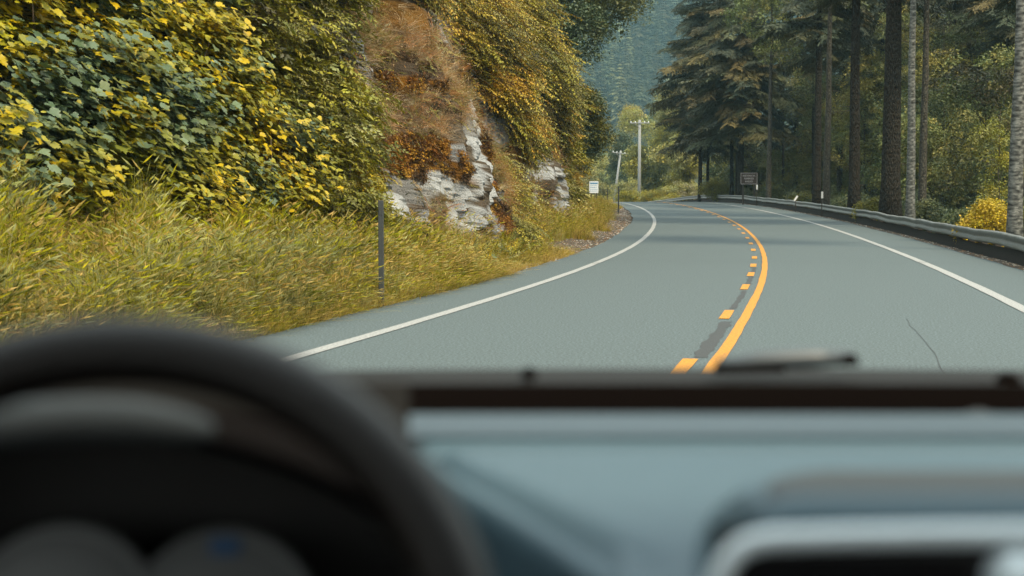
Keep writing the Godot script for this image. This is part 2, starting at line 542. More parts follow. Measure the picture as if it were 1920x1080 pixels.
func far_conifer(k: int) -> ArrayMesh:
	# one unit tall
	var st := begin()
	st.set_color(Color(0.5, 0.4, 0.35))
	add_tube(st, [Vector3.ZERO, Vector3(0, 1, 0)], [0.016, 0.001], 5, false)
	var tiers := 26
	for i in tiers:
		var f := float(i) / tiers
		var y := 0.14 + 0.85 * f
		var reach := (0.2 * pow(1.0 - f, 0.8) + 0.012) * rf(0.8, 1.15)
		for j in 11:
			var a := TAU * (j + rf(-0.35, 0.35)) / 11.0 + i * 0.7
			var dir := Vector3(cos(a), rf(-0.55, -0.15), sin(a))
			var w := rf(0.7, 1.25)
			var c := Color(w, w, w)
			var r := reach * rf(0.65, 1.15)
			add_leaf(st, Vector3(0, y, 0), dir.normalized(), Vector3.UP, r, r * 0.17, c)
			add_leaf(st, Vector3(0, y, 0) + dir * r * 0.35, (dir + Vector3(-dir.z, -0.3, dir.x) * 0.7).normalized(), Vector3.UP, r * 0.5, r * 0.1, c)
			add_leaf(st, Vector3(0, y, 0) + dir * r * 0.35, (dir + Vector3(dir.z, -0.3, -dir.x) * 0.7).normalized(), Vector3.UP, r * 0.5, r * 0.1, c)
	return done(st)

func grass_tuft(blades: int, lean: float, heads: int) -> ArrayMesh:
	# one unit tall
	var st := begin()
	for i in blades:
		var a := rf(0, TAU)
		var root := Vector3(cos(a), 0, sin(a)) * rf(0.0, 0.16)
		var away := Vector3(cos(a + rf(-0.8, 0.8)), 0, sin(a + rf(-0.8, 0.8)))
		var tall := rf(0.5, 1.0)
		var bend := rf(0.1, lean)
		var side := Vector3(-away.z, 0, away.x)
		var wide := rf(0.003, 0.0075)
		var k := rf(0.5, 1.35)
		st.set_color(Color(k * rf(0.95, 1.15), k, k * rf(0.8, 1.1)))
		var prev := root
		var pw := wide
		for j in range(1, 5):
			var f := j / 4.0
			var p := root + Vector3.UP * tall * f * (1.0 - 0.35 * bend * f) + away * bend * tall * f * f
			var w := wide * (1.0 - f * 0.85)
			add_quad(st, prev - side * pw, p - side * w, p + side * w, prev + side * pw)
			prev = p
			pw = w
		if i < heads:
			var dir := (away * (0.4 + bend) + Vector3.UP * rf(0.1, 0.8)).normalized()
			st.set_color(Color(1.5, 1.4, 2.2) * rf(0.8, 1.1))
			for q in 3:
				var sd := side.rotated(dir, q * PI / 3.0) * 0.009
				var e := prev + dir * rf(0.1, 0.2)
				var m := prev.lerp(e, 0.4)
				add_quad(st, prev, m - sd, e, m + sd)
	return done(st)

func prototypes() -> void:
	P.maple = [maple_leaf(0.22), maple_leaf(-0.12), maple_leaf(0.35)]
	P.sprig = [sprig(11, 0.4, 0.11, 0.028), sprig(13, 0.45, 0.1, 0.024), sprig(9, 0.36, 0.13, 0.034)]
	P.fine = [sprig(20, 0.45, 0.05, 0.014), sprig(22, 0.5, 0.055, 0.015)]
	P.clump = [clump(46, 0.34, 0.1), clump(40, 0.4, 0.12), clump(60, 0.26, 0.085)]
	P.bough = [fir_bough(0.25), fir_bough(0.4), fir_bough(0.15)]
	P.far = [far_conifer(0), far_conifer(1), far_conifer(2)]
	P.grass = [grass_tuft(22, 0.6, 3), grass_tuft(20, 1.1, 2), grass_tuft(22, 0.4, 8)]
	P.cushion = clump(34, 0.55, 0.11)
	P.dry = [grass_tuft(20, 0.9, 9), grass_tuft(18, 1.2, 5)]

# ------------------------------------------------------------------ palettes (linear base colours)
const YELLOW := [Color(0.32, 0.245, 0.006), Color(0.25, 0.22, 0.008), Color(0.4, 0.28, 0.004), Color(0.18, 0.175, 0.012), Color(0.14, 0.15, 0.02)]
const TEAL := [Color(0.0866, 0.124, 0.0676), Color(0.0662, 0.1, 0.0546), Color(0.118, 0.155, 0.0806), Color(0.102, 0.121, 0.0455)]
const OLIVE := [Color(0.2, 0.182, 0.0128), Color(0.155, 0.143, 0.0115), Color(0.263, 0.23, 0.0141), Color(0.131, 0.127, 0.016)]
const BROWNISH := [Color(0.075, 0.062, 0.02), Color(0.1, 0.08, 0.02), Color(0.055, 0.05, 0.018)]
const GOLD := [Color(0.40, 0.285, 0.015), Color(0.33, 0.255, 0.02), Color(0.43, 0.26, 0.015), Color(0.23, 0.2, 0.025), Color(0.14, 0.125, 0.02)]
const FIR := [Color(0.066, 0.07, 0.03), Color(0.085, 0.08, 0.03), Color(0.05, 0.062, 0.034), Color(0.12, 0.095, 0.03), Color(0.1, 0.105, 0.045)]
const ALDER := [Color(0.174, 0.197, 0.0572), Color(0.222, 0.216, 0.0508), Color(0.138, 0.168, 0.0572), Color(0.277, 0.243, 0.0508)]
const UNDER := [Color(0.0813, 0.111, 0.043), Color(0.114, 0.122, 0.0354), Color(0.065, 0.0894, 0.0405)]
const PALE := [Color(0.317, 0.301, 0.099), Color(0.27, 0.262, 0.088), Color(0.365, 0.317, 0.0935)]
const GREENMIX := [Color(0.188, 0.196, 0.0581), Color(0.263, 0.254, 0.0508), Color(0.355, 0.309, 0.0436), Color(0.15, 0.179, 0.0653)]

# ------------------------------------------------------------------ plants on the bank
func leaf_frame(s: float, spread: float, scale_: float) -> Basis:
	var out_ := bank_normal(s)
	var face := (Vector3.UP * 0.75 + out_ * 0.6 + ball_dir() * spread).normalized()
	var tip := (out_ + Vector3.DOWN * rf(0.2, 1.1) + ball_dir() * 0.7)
	tip = (tip - face * tip.dot(face)).normalized()
	return Basis(face.cross(tip), face, tip).scaled(Vector3.ONE * scale_)

# a shrub that covers an ellipse of the bank: leaves in tufts through a layer that bulges in the middle
func bank_shrub(called: String, label: String, s0: float, h0: float, rs: float, rh: float, thick: float, kind: String, count: int, colours: Array, size: float, singles := 0, group := "shrubs on the bank") -> void:
	var foot := bank(s0, maxf(0.0, h0 - rh), 0.05)
	var root := thing(called, label, "shrub", foot, group)
	var list: Array = P[kind]
	var spots := []
	var tufts := []
	var shades := colours.duplicate()
	shades.sort_custom(func(a, b): return a.r < b.r)
	for i in maxi(8, count / (44 if kind == "maple" else 30)):
		var a := rf(0, TAU)
		var r := sqrt(rf(0, 1))
		var q := Vector2(cos(a), sin(a)) * r
		tufts.append([q, thick * (0.25 + 0.75 * sqrt(1.0 - r * r * 0.95)) * rf(0.15, 1.4), shades[clampi(int((0.5 + 1.5 * n1.get_noise_2d((s0 + q.x * rs) * 12.0, (h0 + q.y * rh) * 16.0) + rf(-0.22, 0.22)) * shades.size()), 0, shades.size() - 1)]])
	var long := 0.0
	for i in count:
		var tf: Array = tufts[rng.randi() % tufts.size()]
		var q: Vector2 = tf[0] + Vector2(rng.randfn(0, (0.26 if kind == "maple" else 0.3) / rs), rng.randfn(0, (0.15 if kind == "maple" else 0.17) / rh))
		var depth: float = tf[1] * (1.0 - absf(rng.randfn(0, 0.2))) - 0.3 * q.distance_to(tf[0])
		if rng.randf() < 0.18: depth *= rf(0.1, 0.8)
		var s: float = s0 + q.x * rs
		var h: float = h0 + q.y * rh
		if h < -0.1: continue
		var p := bank(s, maxf(h, 0.0), maxf(depth, 0.04)) - foot
		var b := leaf_frame(s, 0.5, size * (rf(0.4, 0.9) if rng.randf() < 0.7 else rf(0.9, 1.4)))
		var col: Color = tf[2] if rng.randf() < 0.86 else pick(colours)
		spots.append([Transform3D(b, p), vary(col, 0.22), depth])
	spots.sort_custom(func(a, b): return a[2] > b[2])
	# the outermost leaves, one by one
	if singles > 0:
		var wear := []
		for c in colours:
			var key := "leaf_%s" % str(c)
			if not M.has(key):
				var m := leaf_material(key, 0.42)
				m.vertex_color_use_as_albedo = false
				m.albedo_color = Color(c.r, c.g, c.b).linear_to_srgb()
			wear.append([c, M[key]])
		for i in mini(singles, spots.size()):
			var o := part("leaf", list[i % list.size()], wear[0][1], root)
			var best := 9.0
			for w in wear:
				var e: float = absf(w[0].r - spots[i][1].r) + absf(w[0].g - spots[i][1].g)
				if e < best:
					best = e
					o.material_override = w[1]
			o.transform = spots[i][0]
	for k in list.size():
		var where := []
		var tints := PackedColorArray()
		for i in range(singles + k, spots.size(), list.size()):
			where.append(spots[i][0])
			tints.append(spots[i][1])
		scatter("foliage", list[k], M.broad_leaf if kind == "maple" else M.small_leaf, root, where, tints)
	# stems from the foot out to some of the tufts
	for i in 7:
		var tf: Array = tufts[i * tufts.size() / 7]
		var e := bank(s0 + tf[0].x * rs, maxf(0.05, h0 + tf[0].y * rh), maxf(0.1, tf[1] * 0.8)) - foot
		var m := e * 0.5 + bank_normal(s0) * rf(-0.05, 0.1) + Vector3.UP * 0.1
		part("stem", tube([Vector3(rf(-0.06, 0.06), -0.1, rf(-0.06, 0.06)), m, e], [0.02, 0.014, 0.006], 5), M.twig, root)

# ------------------------------------------------------------------ trees
func trunk_mesh(tall: float, r: float, lean := Vector2.ZERO, sides := 12) -> ArrayMesh:
	var path := []
	var radii := []
	var n := 14
	for i in n + 1:
		var f := float(i) / n
		path.append(Vector3(lean.x * f + 0.3 * n1.get_noise_1d(f * 30.0 + r * 900.0) * f, tall * f - 0.3 * (1.0 - f), lean.y * f))
		radii.append(r * (1.0 - 0.85 * f) * (1.0 + 0.35 * exp(-f * tall / 0.5)))
	return tube(path, radii, sides)

func fir_tree(called: String, label: String, at_: Vector3, tall: float, r: float, from: float, reach: float, count: int, colours: Array, bark: Material, group := "", lean := Vector2.ZERO) -> void:
	var root := thing(called, label, "tree", at_, group)
	part("trunk", trunk_mesh(tall, r, lean), bark, root)
	var sets := [[], [], []]
	var tints := [PackedColorArray(), PackedColorArray(), PackedColorArray()]
	for i in count:
		var f := pow(rf(0, 1), 1.15)
		var y := lerpf(from, tall * 0.99, f)
		var a := rf(0, TAU)
		var long := reach * (1.0 - 0.86 * f) * rf(0.6, 1.15)
		if f < 0.12: long *= rf(0.4, 1.0)
		var b := Basis(Vector3.UP, a) * Basis(Vector3.BACK, rf(-0.28, 0.12)) * Basis(Vector3.RIGHT, rf(-0.3, 0.3))
		var at2 := Vector3(lean.x * y / tall, y, lean.y * y / tall)
		var k := rng.randi() % 3
		sets[k].append(Transform3D(b.scaled(Vector3.ONE * long), at2))
		tints[k].append(vary(pick(colours), 0.25))
	for k in 3:
		scatter("crown", P.bough[k], M.needle, root, sets[k], tints[k])
	# some dead stubs on the bare trunk
	for i in 5:
		var y := rf(1.5, maxf(2.5, from))
		var a := rf(0, TAU)
		var d := Vector3(cos(a), rf(-0.3, 0.2), sin(a))
		part("dead_branch", tube([Vector3(0, y, 0), Vector3(0, y, 0) + d * rf(0.4, 1.3)], [0.022, 0.005], 4), M.twig, root)

func leafy_tree(called: String, label: String, category: String, at_: Vector3, tall: float, r: float, lobes: Array, count: int, size: float, colours: Array, bark: Material, group := "", lean := Vector2.ZERO) -> void:
	# lobes: [centre, radii] in the tree's own metres
	var root := thing(called, label, category, at_, group)
	if r > 0.0: part("trunk", trunk_mesh(tall, r, lean, 10), bark, root)
	var sets := [[], [], []]
	var tints := [PackedColorArray(), PackedColorArray(), PackedColorArray()]
	var total := 0.0
	for l in lobes: total += l[1].x * l[1].y
	for l in lobes:
		var c: Vector3 = l[0]
		var rad: Vector3 = l[1]
		var tint: Color = pick(colours)
		for i in int(count * rad.x * rad.y / total):
			var d := ball_dir()
			if d.y < -0.4 and rng.randf() < 0.6: d.y = -d.y
			var rr := pow(rf(0.05, 1.0), 0.33) * (1.0 + 0.4 * n1.get_noise_3d(d.x * 60.0 + c.x * 20.0, d.y * 60.0, d.z * 60.0 + c.z * 9.0))
			var p := c + d * rad * rr
			if p.y < 0.05: p.y = rf(0.05, 0.4)
			var b := Basis(Vector3.UP, rf(0, TAU)) * Basis(Vector3.RIGHT, rf(-0.5, 0.5))
			var k := rng.randi() % 3
			sets[k].append(Transform3D(b.scaled(Vector3.ONE * size * rf(0.6, 1.25)), p))
			tints[k].append(vary(tint if rng.randf() < 0.6 else pick(colours), 0.22))
		if r > 0.0:
			var y := minf(tall * 0.9, maxf(0.4, c.y - rad.y * 0.8))
			var from := Vector3(lean.x * y / tall, y, lean.y * y / tall)
			part("branch", tube([from, from.lerp(c, 0.5) + Vector3.UP * 0.2, c], [r * 0.4, r * 0.25, r * 0.08], 6), bark, root)
		else:
			for q in 3:
				part("stem", tube([Vector3(rf(-0.1, 0.1), -0.15, rf(-0.1, 0.1)), c * 0.5 + Vector3(rf(-0.2, 0.2), 0, 0), c + ball_dir() * rad * 0.5], [0.03, 0.02, 0.008], 4), M.twig, root)
	for k in 3:
		scatter("crown" if r > 0.0 else "foliage", P.clump[k], M.small_leaf, root, sets[k], tints[k])

func bush(called: String, label: String, at_: Vector3, wide: float, tall: float, count: int, size: float, colours: Array, group := "") -> void:
	var lobes := []
	for i in 6:
		var a := rf(0, TAU)
		var q := rf(0.0, 0.55)
		var c := Vector3(cos(a) * wide * q, tall * rf(0.3, 0.62), sin(a) * wide * q)
		lobes.append([c, Vector3(wide * rf(0.35, 0.5), tall * rf(0.3, 0.42), wide * rf(0.35, 0.5))])
	leafy_tree(called, label, "bush", at_, tall, 0.0, lobes, count, size, colours, M.twig, group)

# ------------------------------------------------------------------ the cabin
func at(px: float, py: float, depth: float) -> Vector3:
	# a point of the cabin measured off the frame at a real depth in metres
	return EYE + Basis(Vector3.RIGHT, PITCH) * (Vector3((px - 960.0) / RATIO, -(py - 540.0) / RATIO, -1.0) * depth)

func dash_front(x: float) -> float:
	# how far ahead of the eye the pad's near edge runs
	return table(x, [-0.7, -0.16, -0.08, -0.035, 0.035, 0.07, 1.0], [1.06, 1.05, 1.0, 0.87, 0.735, 0.68, 0.66])

func dash_y(d: float) -> float:
	# the pad's height at a distance ahead: crown, shallow trough for the demister slot, rear edge
	var y := 1.117 - 0.035 * pow(clampf((0.95 - d) / 0.3, 0.0, 1.0), 2.0) - 0.19 * pow(maxf(0.0, d - 1.0), 2.0)
	y -= 0.03 * bump(d, 1.055, 0.02)
	return y

func pad_point(x: float, f: float) -> Vector3:
	# f from 0 at the windscreen to 1 at the near edge, then down the face
	var near := dash_front(x)
	if f <= 0.8:
		var g := f / 0.8
		var d := lerpf(1.27, near, g)
		var y := dash_y(d)
		var from_edge := d - near
		y += 0.007 * bump(from_edge, 0.015, 0.02) - 0.016 * bump(from_edge, 0.075, 0.024) * (1.0 - smoothstep(0.03, 0.1, x))
		return Vector3(x, y, -d)
	var g2 := (f - 0.8) / 0.2
	var a := g2 * PI * 0.5
	return Vector3(x, dash_y(near) - 0.02 * (1.0 - cos(minf(a * 3.0, PI * 0.5))) - 0.34 * maxf(0.0, g2 - 0.3), -(near - 0.018 * sin(minf(a * 3.0, PI * 0.5)) + 0.05 * g2))

func rounded_plate(path: Array, r: float, sides := 10) -> ArrayMesh:
	var radii := []
	for p in path: radii.append(r)
	return tube(path, radii, sides)

func smooth_path(points: Array, per := 8) -> Array:
	var out_ := []
	var n := points.size()
	for i in n - 1:
		var a: Vector3 = points[maxi(i - 1, 0)]
		var b: Vector3 = points[i]
		var c: Vector3 = points[i + 1]
		var d: Vector3 = points[mini(i + 2, n - 1)]
		for k in per: out_.append(b.cubic_interpolate(c, a, d, float(k) / per))
	out_.append(points[-1])
	return out_

func build_car() -> void:
	var base := Vector3(0.19, 0.0, 0.35)
	var car := thing("car", "car seen from its cabin, with black steering wheel and grey-blue dashboard", "car", base)
	# --- dashboard
	var dash := Node3D.new()
	dash.name = "dashboard"
	car.add_child(dash, true)
	var pad := part("dash_pad", grid_mesh(150, 90, func(a, b): return pad_point(lerpf(-0.62, 0.98, a), b) - base), M.dash_plastic, dash)
	part("demister_slot", soft_box(Vector3(1.3, 0.004, 0.016), 0.001), M.dash_mat, dash, Vector3(0.19, 1.093, -1.055) - base)
	part("dash_shade_strip", grid_mesh(60, 12, func(a, b):
		var x: float = lerpf(-0.5, 0.9, a)
		var d: float = lerpf(1.085, 1.235, b)
		return Vector3(x, dash_y(d) + 0.003 + 0.006 * bump(d, 1.16, 0.03), -d) - base), M.dash_shade_tone, dash)  # added sheet: its darker colour carries the shading of the pad's far strip
	part("rear_trim", soft_box(Vector3(1.6, 0.02, 0.03), 0.006), M.black_plastic, dash, Vector3(0.18, 1.088, -1.283) - base)
	part("sun_sensor", dome(0.014, 0.009), M.trim_grey, dash, at(1835, 788, 1.2) - base)
	part("airbag_seam", tube([Vector3(0.42, 1.1125, -1.0) - base, Vector3(0.42, 1.1095, -0.74) - base], [0.0015, 0.0015], 4), M.trim_grey, dash)
	# --- display housing in the middle
	var pod := Node3D.new()
	pod.name = "display_housing"
	car.add_child(pod, true)
	var top := func(x: float, d: float) -> float:
		return lerpf(at(1650, 952, 0.72).y, 1.1185, (d - 0.72) / 0.21)
	var left := func(d: float) -> float:
		var g: float = clampf((d - 0.72) / 0.21, 0.0, 1.0)
		return 0.124 + 0.115 * (1.0 - sqrt(maxf(0.0, 1.0 - g * g * 0.98)))
	part("housing_shell", grid_mesh(50, 90, func(a, b):
		var d: float = lerpf(0.722, 0.97, a)
		var x: float = lerpf(0.06, 0.46, b)
		var low: float = dash_y(d) - 0.004
		return Vector3(x, lerpf(low, maxf(low, top.call(x, d)), smoothstep(-0.034, 0.004, x - left.call(d))), -d) - base), M.dash_plastic, pod)
	part("housing_mat", grid_mesh(24, 40, func(a, b):
		var d: float = lerpf(0.735, 0.915, a)
		var x: float = lerpf(left.call(d) + 0.012, 0.44, b)
		return Vector3(x, top.call(x, d) + 0.002, -d) - base), M.dash_mat, pod)
	part("housing_brow", grid_mesh(12, 60, func(a, b):
		var q: float = a * PI * 0.5
		var x: float = lerpf(0.106, 0.44, b)
		var bend: float = 0.03 * pow(clampf((0.146 - x) / 0.04, 0.0, 1.0), 2.0)
		return Vector3(x, top.call(x, 0.722) + 0.0045 - 0.016 * (1.0 - cos(q)) - bend, -(0.724 - 0.02 * sin(q))) - base), M.dash_plastic, pod)
	part("housing_front", grid_mesh(2, 2, func(a, b): return at(lerpf(1335, 2400, b), lerpf(985, 1330, a), 0.712) - base), M.trim_grey, pod)
	part("screen", grid_mesh(2, 2, func(a, b): return at(lerpf(1385, 1850, b), lerpf(1040, 1300, a), 0.706) - base), M.screen_glass, pod)
	var ring := smooth_path([at(1322, 1320, 0.7), at(1330, 1180, 0.7), at(1344, 1095, 0.7), at(1375, 1040, 0.7), at(1425, 1014, 0.7), at(1520, 1008, 0.7), at(1750, 1003, 0.7), at(2100, 1000, 0.7), at(2400, 1000, 0.7)], 8)
	for i in ring.size(): ring[i] -= base
	part("silver_frame", rounded_plate(ring, 0.0055, 12), M.satin_silver, pod)
	var knob := part("knob", dome(0.016, 0.02), M.satin_silver, pod, at(1905, 1090, 0.7) - base)
	knob.rotation.x = PI / 2 - 0.3
	# --- instruments behind the wheel
	var cluster := Node3D.new()
	cluster.name = "instrument_cluster"
	car.add_child(cluster, true)
	var arch := func(f: float, d: float, grow: float) -> Vector3:
		var a: float = lerpf(PI * 1.02, -0.02 * PI, f)
		var c := Vector3(-0.232, 1.055 - 0.02 * (0.95 - d), -d)
		return c + Vector3(cos(a) * (0.205 + grow), sin(a) * (0.118 + grow * 0.6) * (1.0 - 0.12 * cos(a)), 0)
	part("visor_shaded", grid_mesh(60, 10, func(a, b):
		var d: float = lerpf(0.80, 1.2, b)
		return arch.call(a, d, 0.004 - 0.03 * b) - base - Vector3(0, 0.06 * b * b, 0)), M.black_plastic, cluster)  # near-black colour stands in for the shade on the instrument hood
	var lip := smooth_path([at(-320, 870, 0.79), at(-100, 812, 0.79), at(80, 790, 0.79), at(230, 786, 0.79), at(330, 796, 0.79), at(400, 808, 0.79)], 8)
	var lip_r := []
	for i in lip.size():
		lip[i] -= base
		lip_r.append(0.0125 - 0.0095 * pow(float(i) / lip.size(), 5.0))
	part("visor_lit_edge", tube(lip, lip_r, 12), M.dash_mat, cluster)  # paler colour paints the stretch of hood edge that the sky lights
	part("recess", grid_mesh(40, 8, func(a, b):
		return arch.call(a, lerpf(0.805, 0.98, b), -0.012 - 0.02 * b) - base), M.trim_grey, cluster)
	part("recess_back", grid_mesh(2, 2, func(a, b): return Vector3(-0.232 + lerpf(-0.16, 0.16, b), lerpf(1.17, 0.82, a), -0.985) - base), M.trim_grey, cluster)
	for k in 2:
		var g := Node3D.new()
		g.name = "gauge"
		cluster.add_child(g, true)
		g.position = at([110.0, 415.0][k], [1172.0, 1175.0][k], 0.9) - base
		g.rotation.x = 1.15
		var gr: float = [0.060, 0.058][k]
		part("dial", dome(gr, 0.006), M.gauge_face, g)
		var rp := []
		for i in 41: rp.append(Vector3(cos(TAU * i / 40.0), 0, sin(TAU * i / 40.0)) * gr)
		part("bezel", rounded_plate(rp, 0.005, 8), M.gauge_face, g)
		if k == 1:
			part("blue_glint", soft_box(Vector3(0.02, 0.004, 0.012), 0.002), M.glint_blue, g, Vector3(0.0, 0.006, -0.05))  # bluish reflection on the dial, painted as a small blue patch
	part("column_shroud", tube([Vector3(-0.185, 1.0, -0.95) - base, Vector3(-0.185, 0.98, -0.72) - base], [0.06, 0.05], 16), M.black_plastic, cluster)
	# --- steering wheel
	var wheel := Node3D.new()
	wheel.name = "steering_wheel"
	car.add_child(wheel, true)
	wheel.position = at(145, 1338, 0.63) - base
	wheel.rotation.x = PI / 2 + PITCH - 0.47
	var rim_path := []
	for i in 97: rim_path.append(Vector3(cos(TAU * i / 96.0), 0, sin(TAU * i / 96.0)) * 0.176)
	part("rim", rounded_plate(rim_path, 0.0178, 16), M.leather, wheel)
	var hub := part("hub", dome(0.062, 0.025), M.black_plastic, wheel, Vector3(0, -0.012, 0.01))
	for a in [0.0, PI, PI * 0.5]:
		var d := Vector3(cos(a), 0, sin(a))
		part("spoke", tube([d * 0.045 + Vector3(0, -0.012, 0), d * 0.12 + Vector3(0, -0.008, 0), d * 0.18], [0.02, 0.014, 0.013], 8), M.black_plastic, wheel)
	# --- windscreen, its black border, wiper, bonnet
	var sill := []
	part("windscreen_border", grid_mesh(40, 3, func(a, b):
		var x: float = lerpf(-0.75, 1.13, a)
		var arc: float = 0.004 * pow((x - 0.19) / 0.8, 2.0)
		return Vector3(x, lerpf(1.08, at(1000, 722, 1.31).y - arc, b), -lerpf(1.29, 1.31, b)) - base), M.black_plastic, car)
	part("cowl", grid_mesh(40, 6, func(a, b):
		var x: float = lerpf(-0.75, 1.13, a)
		var arc: float = 0.008 * pow((x - 0.19) / 0.8, 2.0)
		return Vector3(x, lerpf(at(1000, 722, 1.31).y - 0.02, at(1000, 704, 1.55).y, sin(b * PI * 0.5)) - arc, -lerpf(1.34, 1.6, b)) - base), M.cowl_plastic, car)
	part("bonnet", grid_mesh(24, 16, func(a, b):
		var x: float = lerpf(-0.72, 1.1, a)
		return Vector3(x, 1.075 - 0.02 * pow((x - 0.19) / 0.8, 2.0) - 0.16 * b * b, -lerpf(1.58, 2.7, b)) - base), M.car_paint, car)
	var wiper := Node3D.new()
	wiper.name = "windscreen_wiper"
	car.add_child(wiper, true)
	var arm := [at(1345, 688, 1.5) - base, at(1420, 676, 1.5) - base, at(1520, 672, 1.5) - base, at(1596, 671, 1.5) - base]
	part("arm", tube(arm, [0.008, 0.011, 0.011, 0.008], 8), M.wiper_metal, wiper)
	part("pivot_cap", dome(0.013, 0.014), M.black_plastic, wiper, at(1588, 684, 1.5) - base)
	part("blade", tube([at(1340, 692, 1.49) - base, at(1470, 690, 1.49) - base], [0.005, 0.005], 6), M.black_plastic, wiper)
	part("washer_nozzle", dome(0.009, 0.011), M.black_plastic, car, at(992, 708, 1.5) - base)
	part("second_pivot_cap", dome(0.014, 0.013), M.black_plastic, car, at(1890, 722, 1.5) - base)
	part("windscreen", grid_mesh(30, 20, func(a, b):
		var x: float = lerpf(-0.68, 1.06, a)
		var curve: float = 0.1 * pow((x - 0.19) / 0.87, 2.0)
		return Vector3(x, lerpf(1.125, 1.6, b), -lerpf(1.315, 0.47, pow(b, 0.9)) + curve) - base), M.windscreen_glass, car)
	# --- shell of the cabin, which shades it from above and behind
	part("roof", grid_mesh(16, 16, func(a, b):
		var x: float = lerpf(-0.62, 1.0, a)
		return Vector3(x, 1.64 - 0.05 * pow((x - 0.19) / 0.8, 2.0), lerpf(-0.46, 1.95, b)) - base), M.headliner, car)
	part("roof_skin", grid_mesh(16, 16, func(a, b):
		var x: float = lerpf(-0.64, 1.02, a)
		return Vector3(x, 1.675 - 0.05 * pow((x - 0.19) / 0.8, 2.0), lerpf(-0.48, 1.97, b)) - base), M.car_paint, car)
	for sd in [-1.0, 1.0]:
		var x: float = 0.19 + 0.86 * sd
		var up: float = 0.19 + 0.79 * sd
		part("front_pillar", tube([Vector3(x, 1.08, -1.25) - base, Vector3(up, 1.61, -0.42) - base], [0.045, 0.04], 8), M.trim_grey, car)
		part("centre_pillar", tube([Vector3(x, 1.0, 0.42) - base, Vector3(up, 1.6, 0.5) - base], [0.05, 0.045], 8), M.trim_grey, car)
		part("rear_pillar", tube([Vector3(x, 1.0, 1.75) - base, Vector3(up, 1.6, 1.6) - base], [0.12, 0.08], 8), M.trim_grey, car)
		part("door", soft_box(Vector3(0.09, 0.72, 1.5), 0.03), M.car_paint, car, Vector3(x + 0.04 * sd, 0.69, -0.3) - base)
		part("rear_door", soft_box(Vector3(0.09, 0.72, 1.35), 0.03), M.car_paint, car, Vector3(x + 0.04 * sd, 0.69, 1.14) - base)
		part("front_wing", soft_box(Vector3(0.09, 0.62, 1.6), 0.03), M.car_paint, car, Vector3(x + 0.04 * sd, 0.7, -1.87) - base)
		for z in [-1.95, 0.95]:
			var w := Node3D.new()
			w.name = "wheel"
			car.add_child(w, true)
			w.position = Vector3(0.19 + 0.82 * sd, 0.34, z) - base
			var tp := []
			for i in 33: tp.append(Vector3(0, cos(TAU * i / 32.0), sin(TAU * i / 32.0)) * 0.245)
			part("tyre", rounded_plate(tp, 0.095, 10), M.rubber, w)
			var rim := CylinderMesh.new()
			rim.top_radius = 0.2
			rim.bottom_radius = 0.2
			rim.height = 0.12
			part("rim", rim, M.satin_silver, w).rotation.z = PI / 2
	part("floor_pan", soft_box(Vector3(1.7, 0.08, 4.3), 0.02), M.trim_grey, car, Vector3(0.19, 0.34, -0.4) - base)
	part("tailgate", soft_box(Vector3(1.7, 0.72, 0.1), 0.03), M.car_paint, car, Vector3(0.19, 0.72, 1.88) - base)
	part("nose", soft_box(Vector3(1.78, 0.5, 0.14), 0.05), M.car_paint, car, Vector3(0.19, 0.64, -2.72) - base)
	part("rear_seat", soft_box(Vector3(1.3, 0.62, 0.2), 0.06), M.trim_grey, car, Vector3(0.19, 0.78, 1.25) - base)
	part("bulkhead", soft_box(Vector3(1.6, 0.6, 0.05), 0.01), M.black_plastic, car, Vector3(0.19, 0.76, -1.3) - base)

func dome(r: float, tall: float) -> ArrayMesh:
	return grid_mesh(24, 8, func(a, b):
		var q: float = b * PI * 0.5
		return Vector3(cos(TAU * a) * r * sin(q), tall * cos(q), sin(TAU * a) * r * sin(q)))

# ------------------------------------------------------------------ roadside things
func delineator(label: String, s: float, t: float, tall: float, wide: float, lean := 0.0) -> void:
	var p := on_road(s, t)
	p.y += 0.02
	var o := thing("marker_post", label, "marker post", p, "roadside marker posts")
	o.rotation.y = -frame(s)[2]
	o.rotation.z = lean
	part("post", soft_box(Vector3(wide, tall + 0.2, 0.03), 0.006), M.post_plastic, o, Vector3(0, tall / 2 - 0.1, 0))
	part("reflector", soft_box(Vector3(wide * 0.6, 0.1, 0.006), 0.001), M.post_plastic, o, Vector3(0, tall * 0.9, 0.0185))

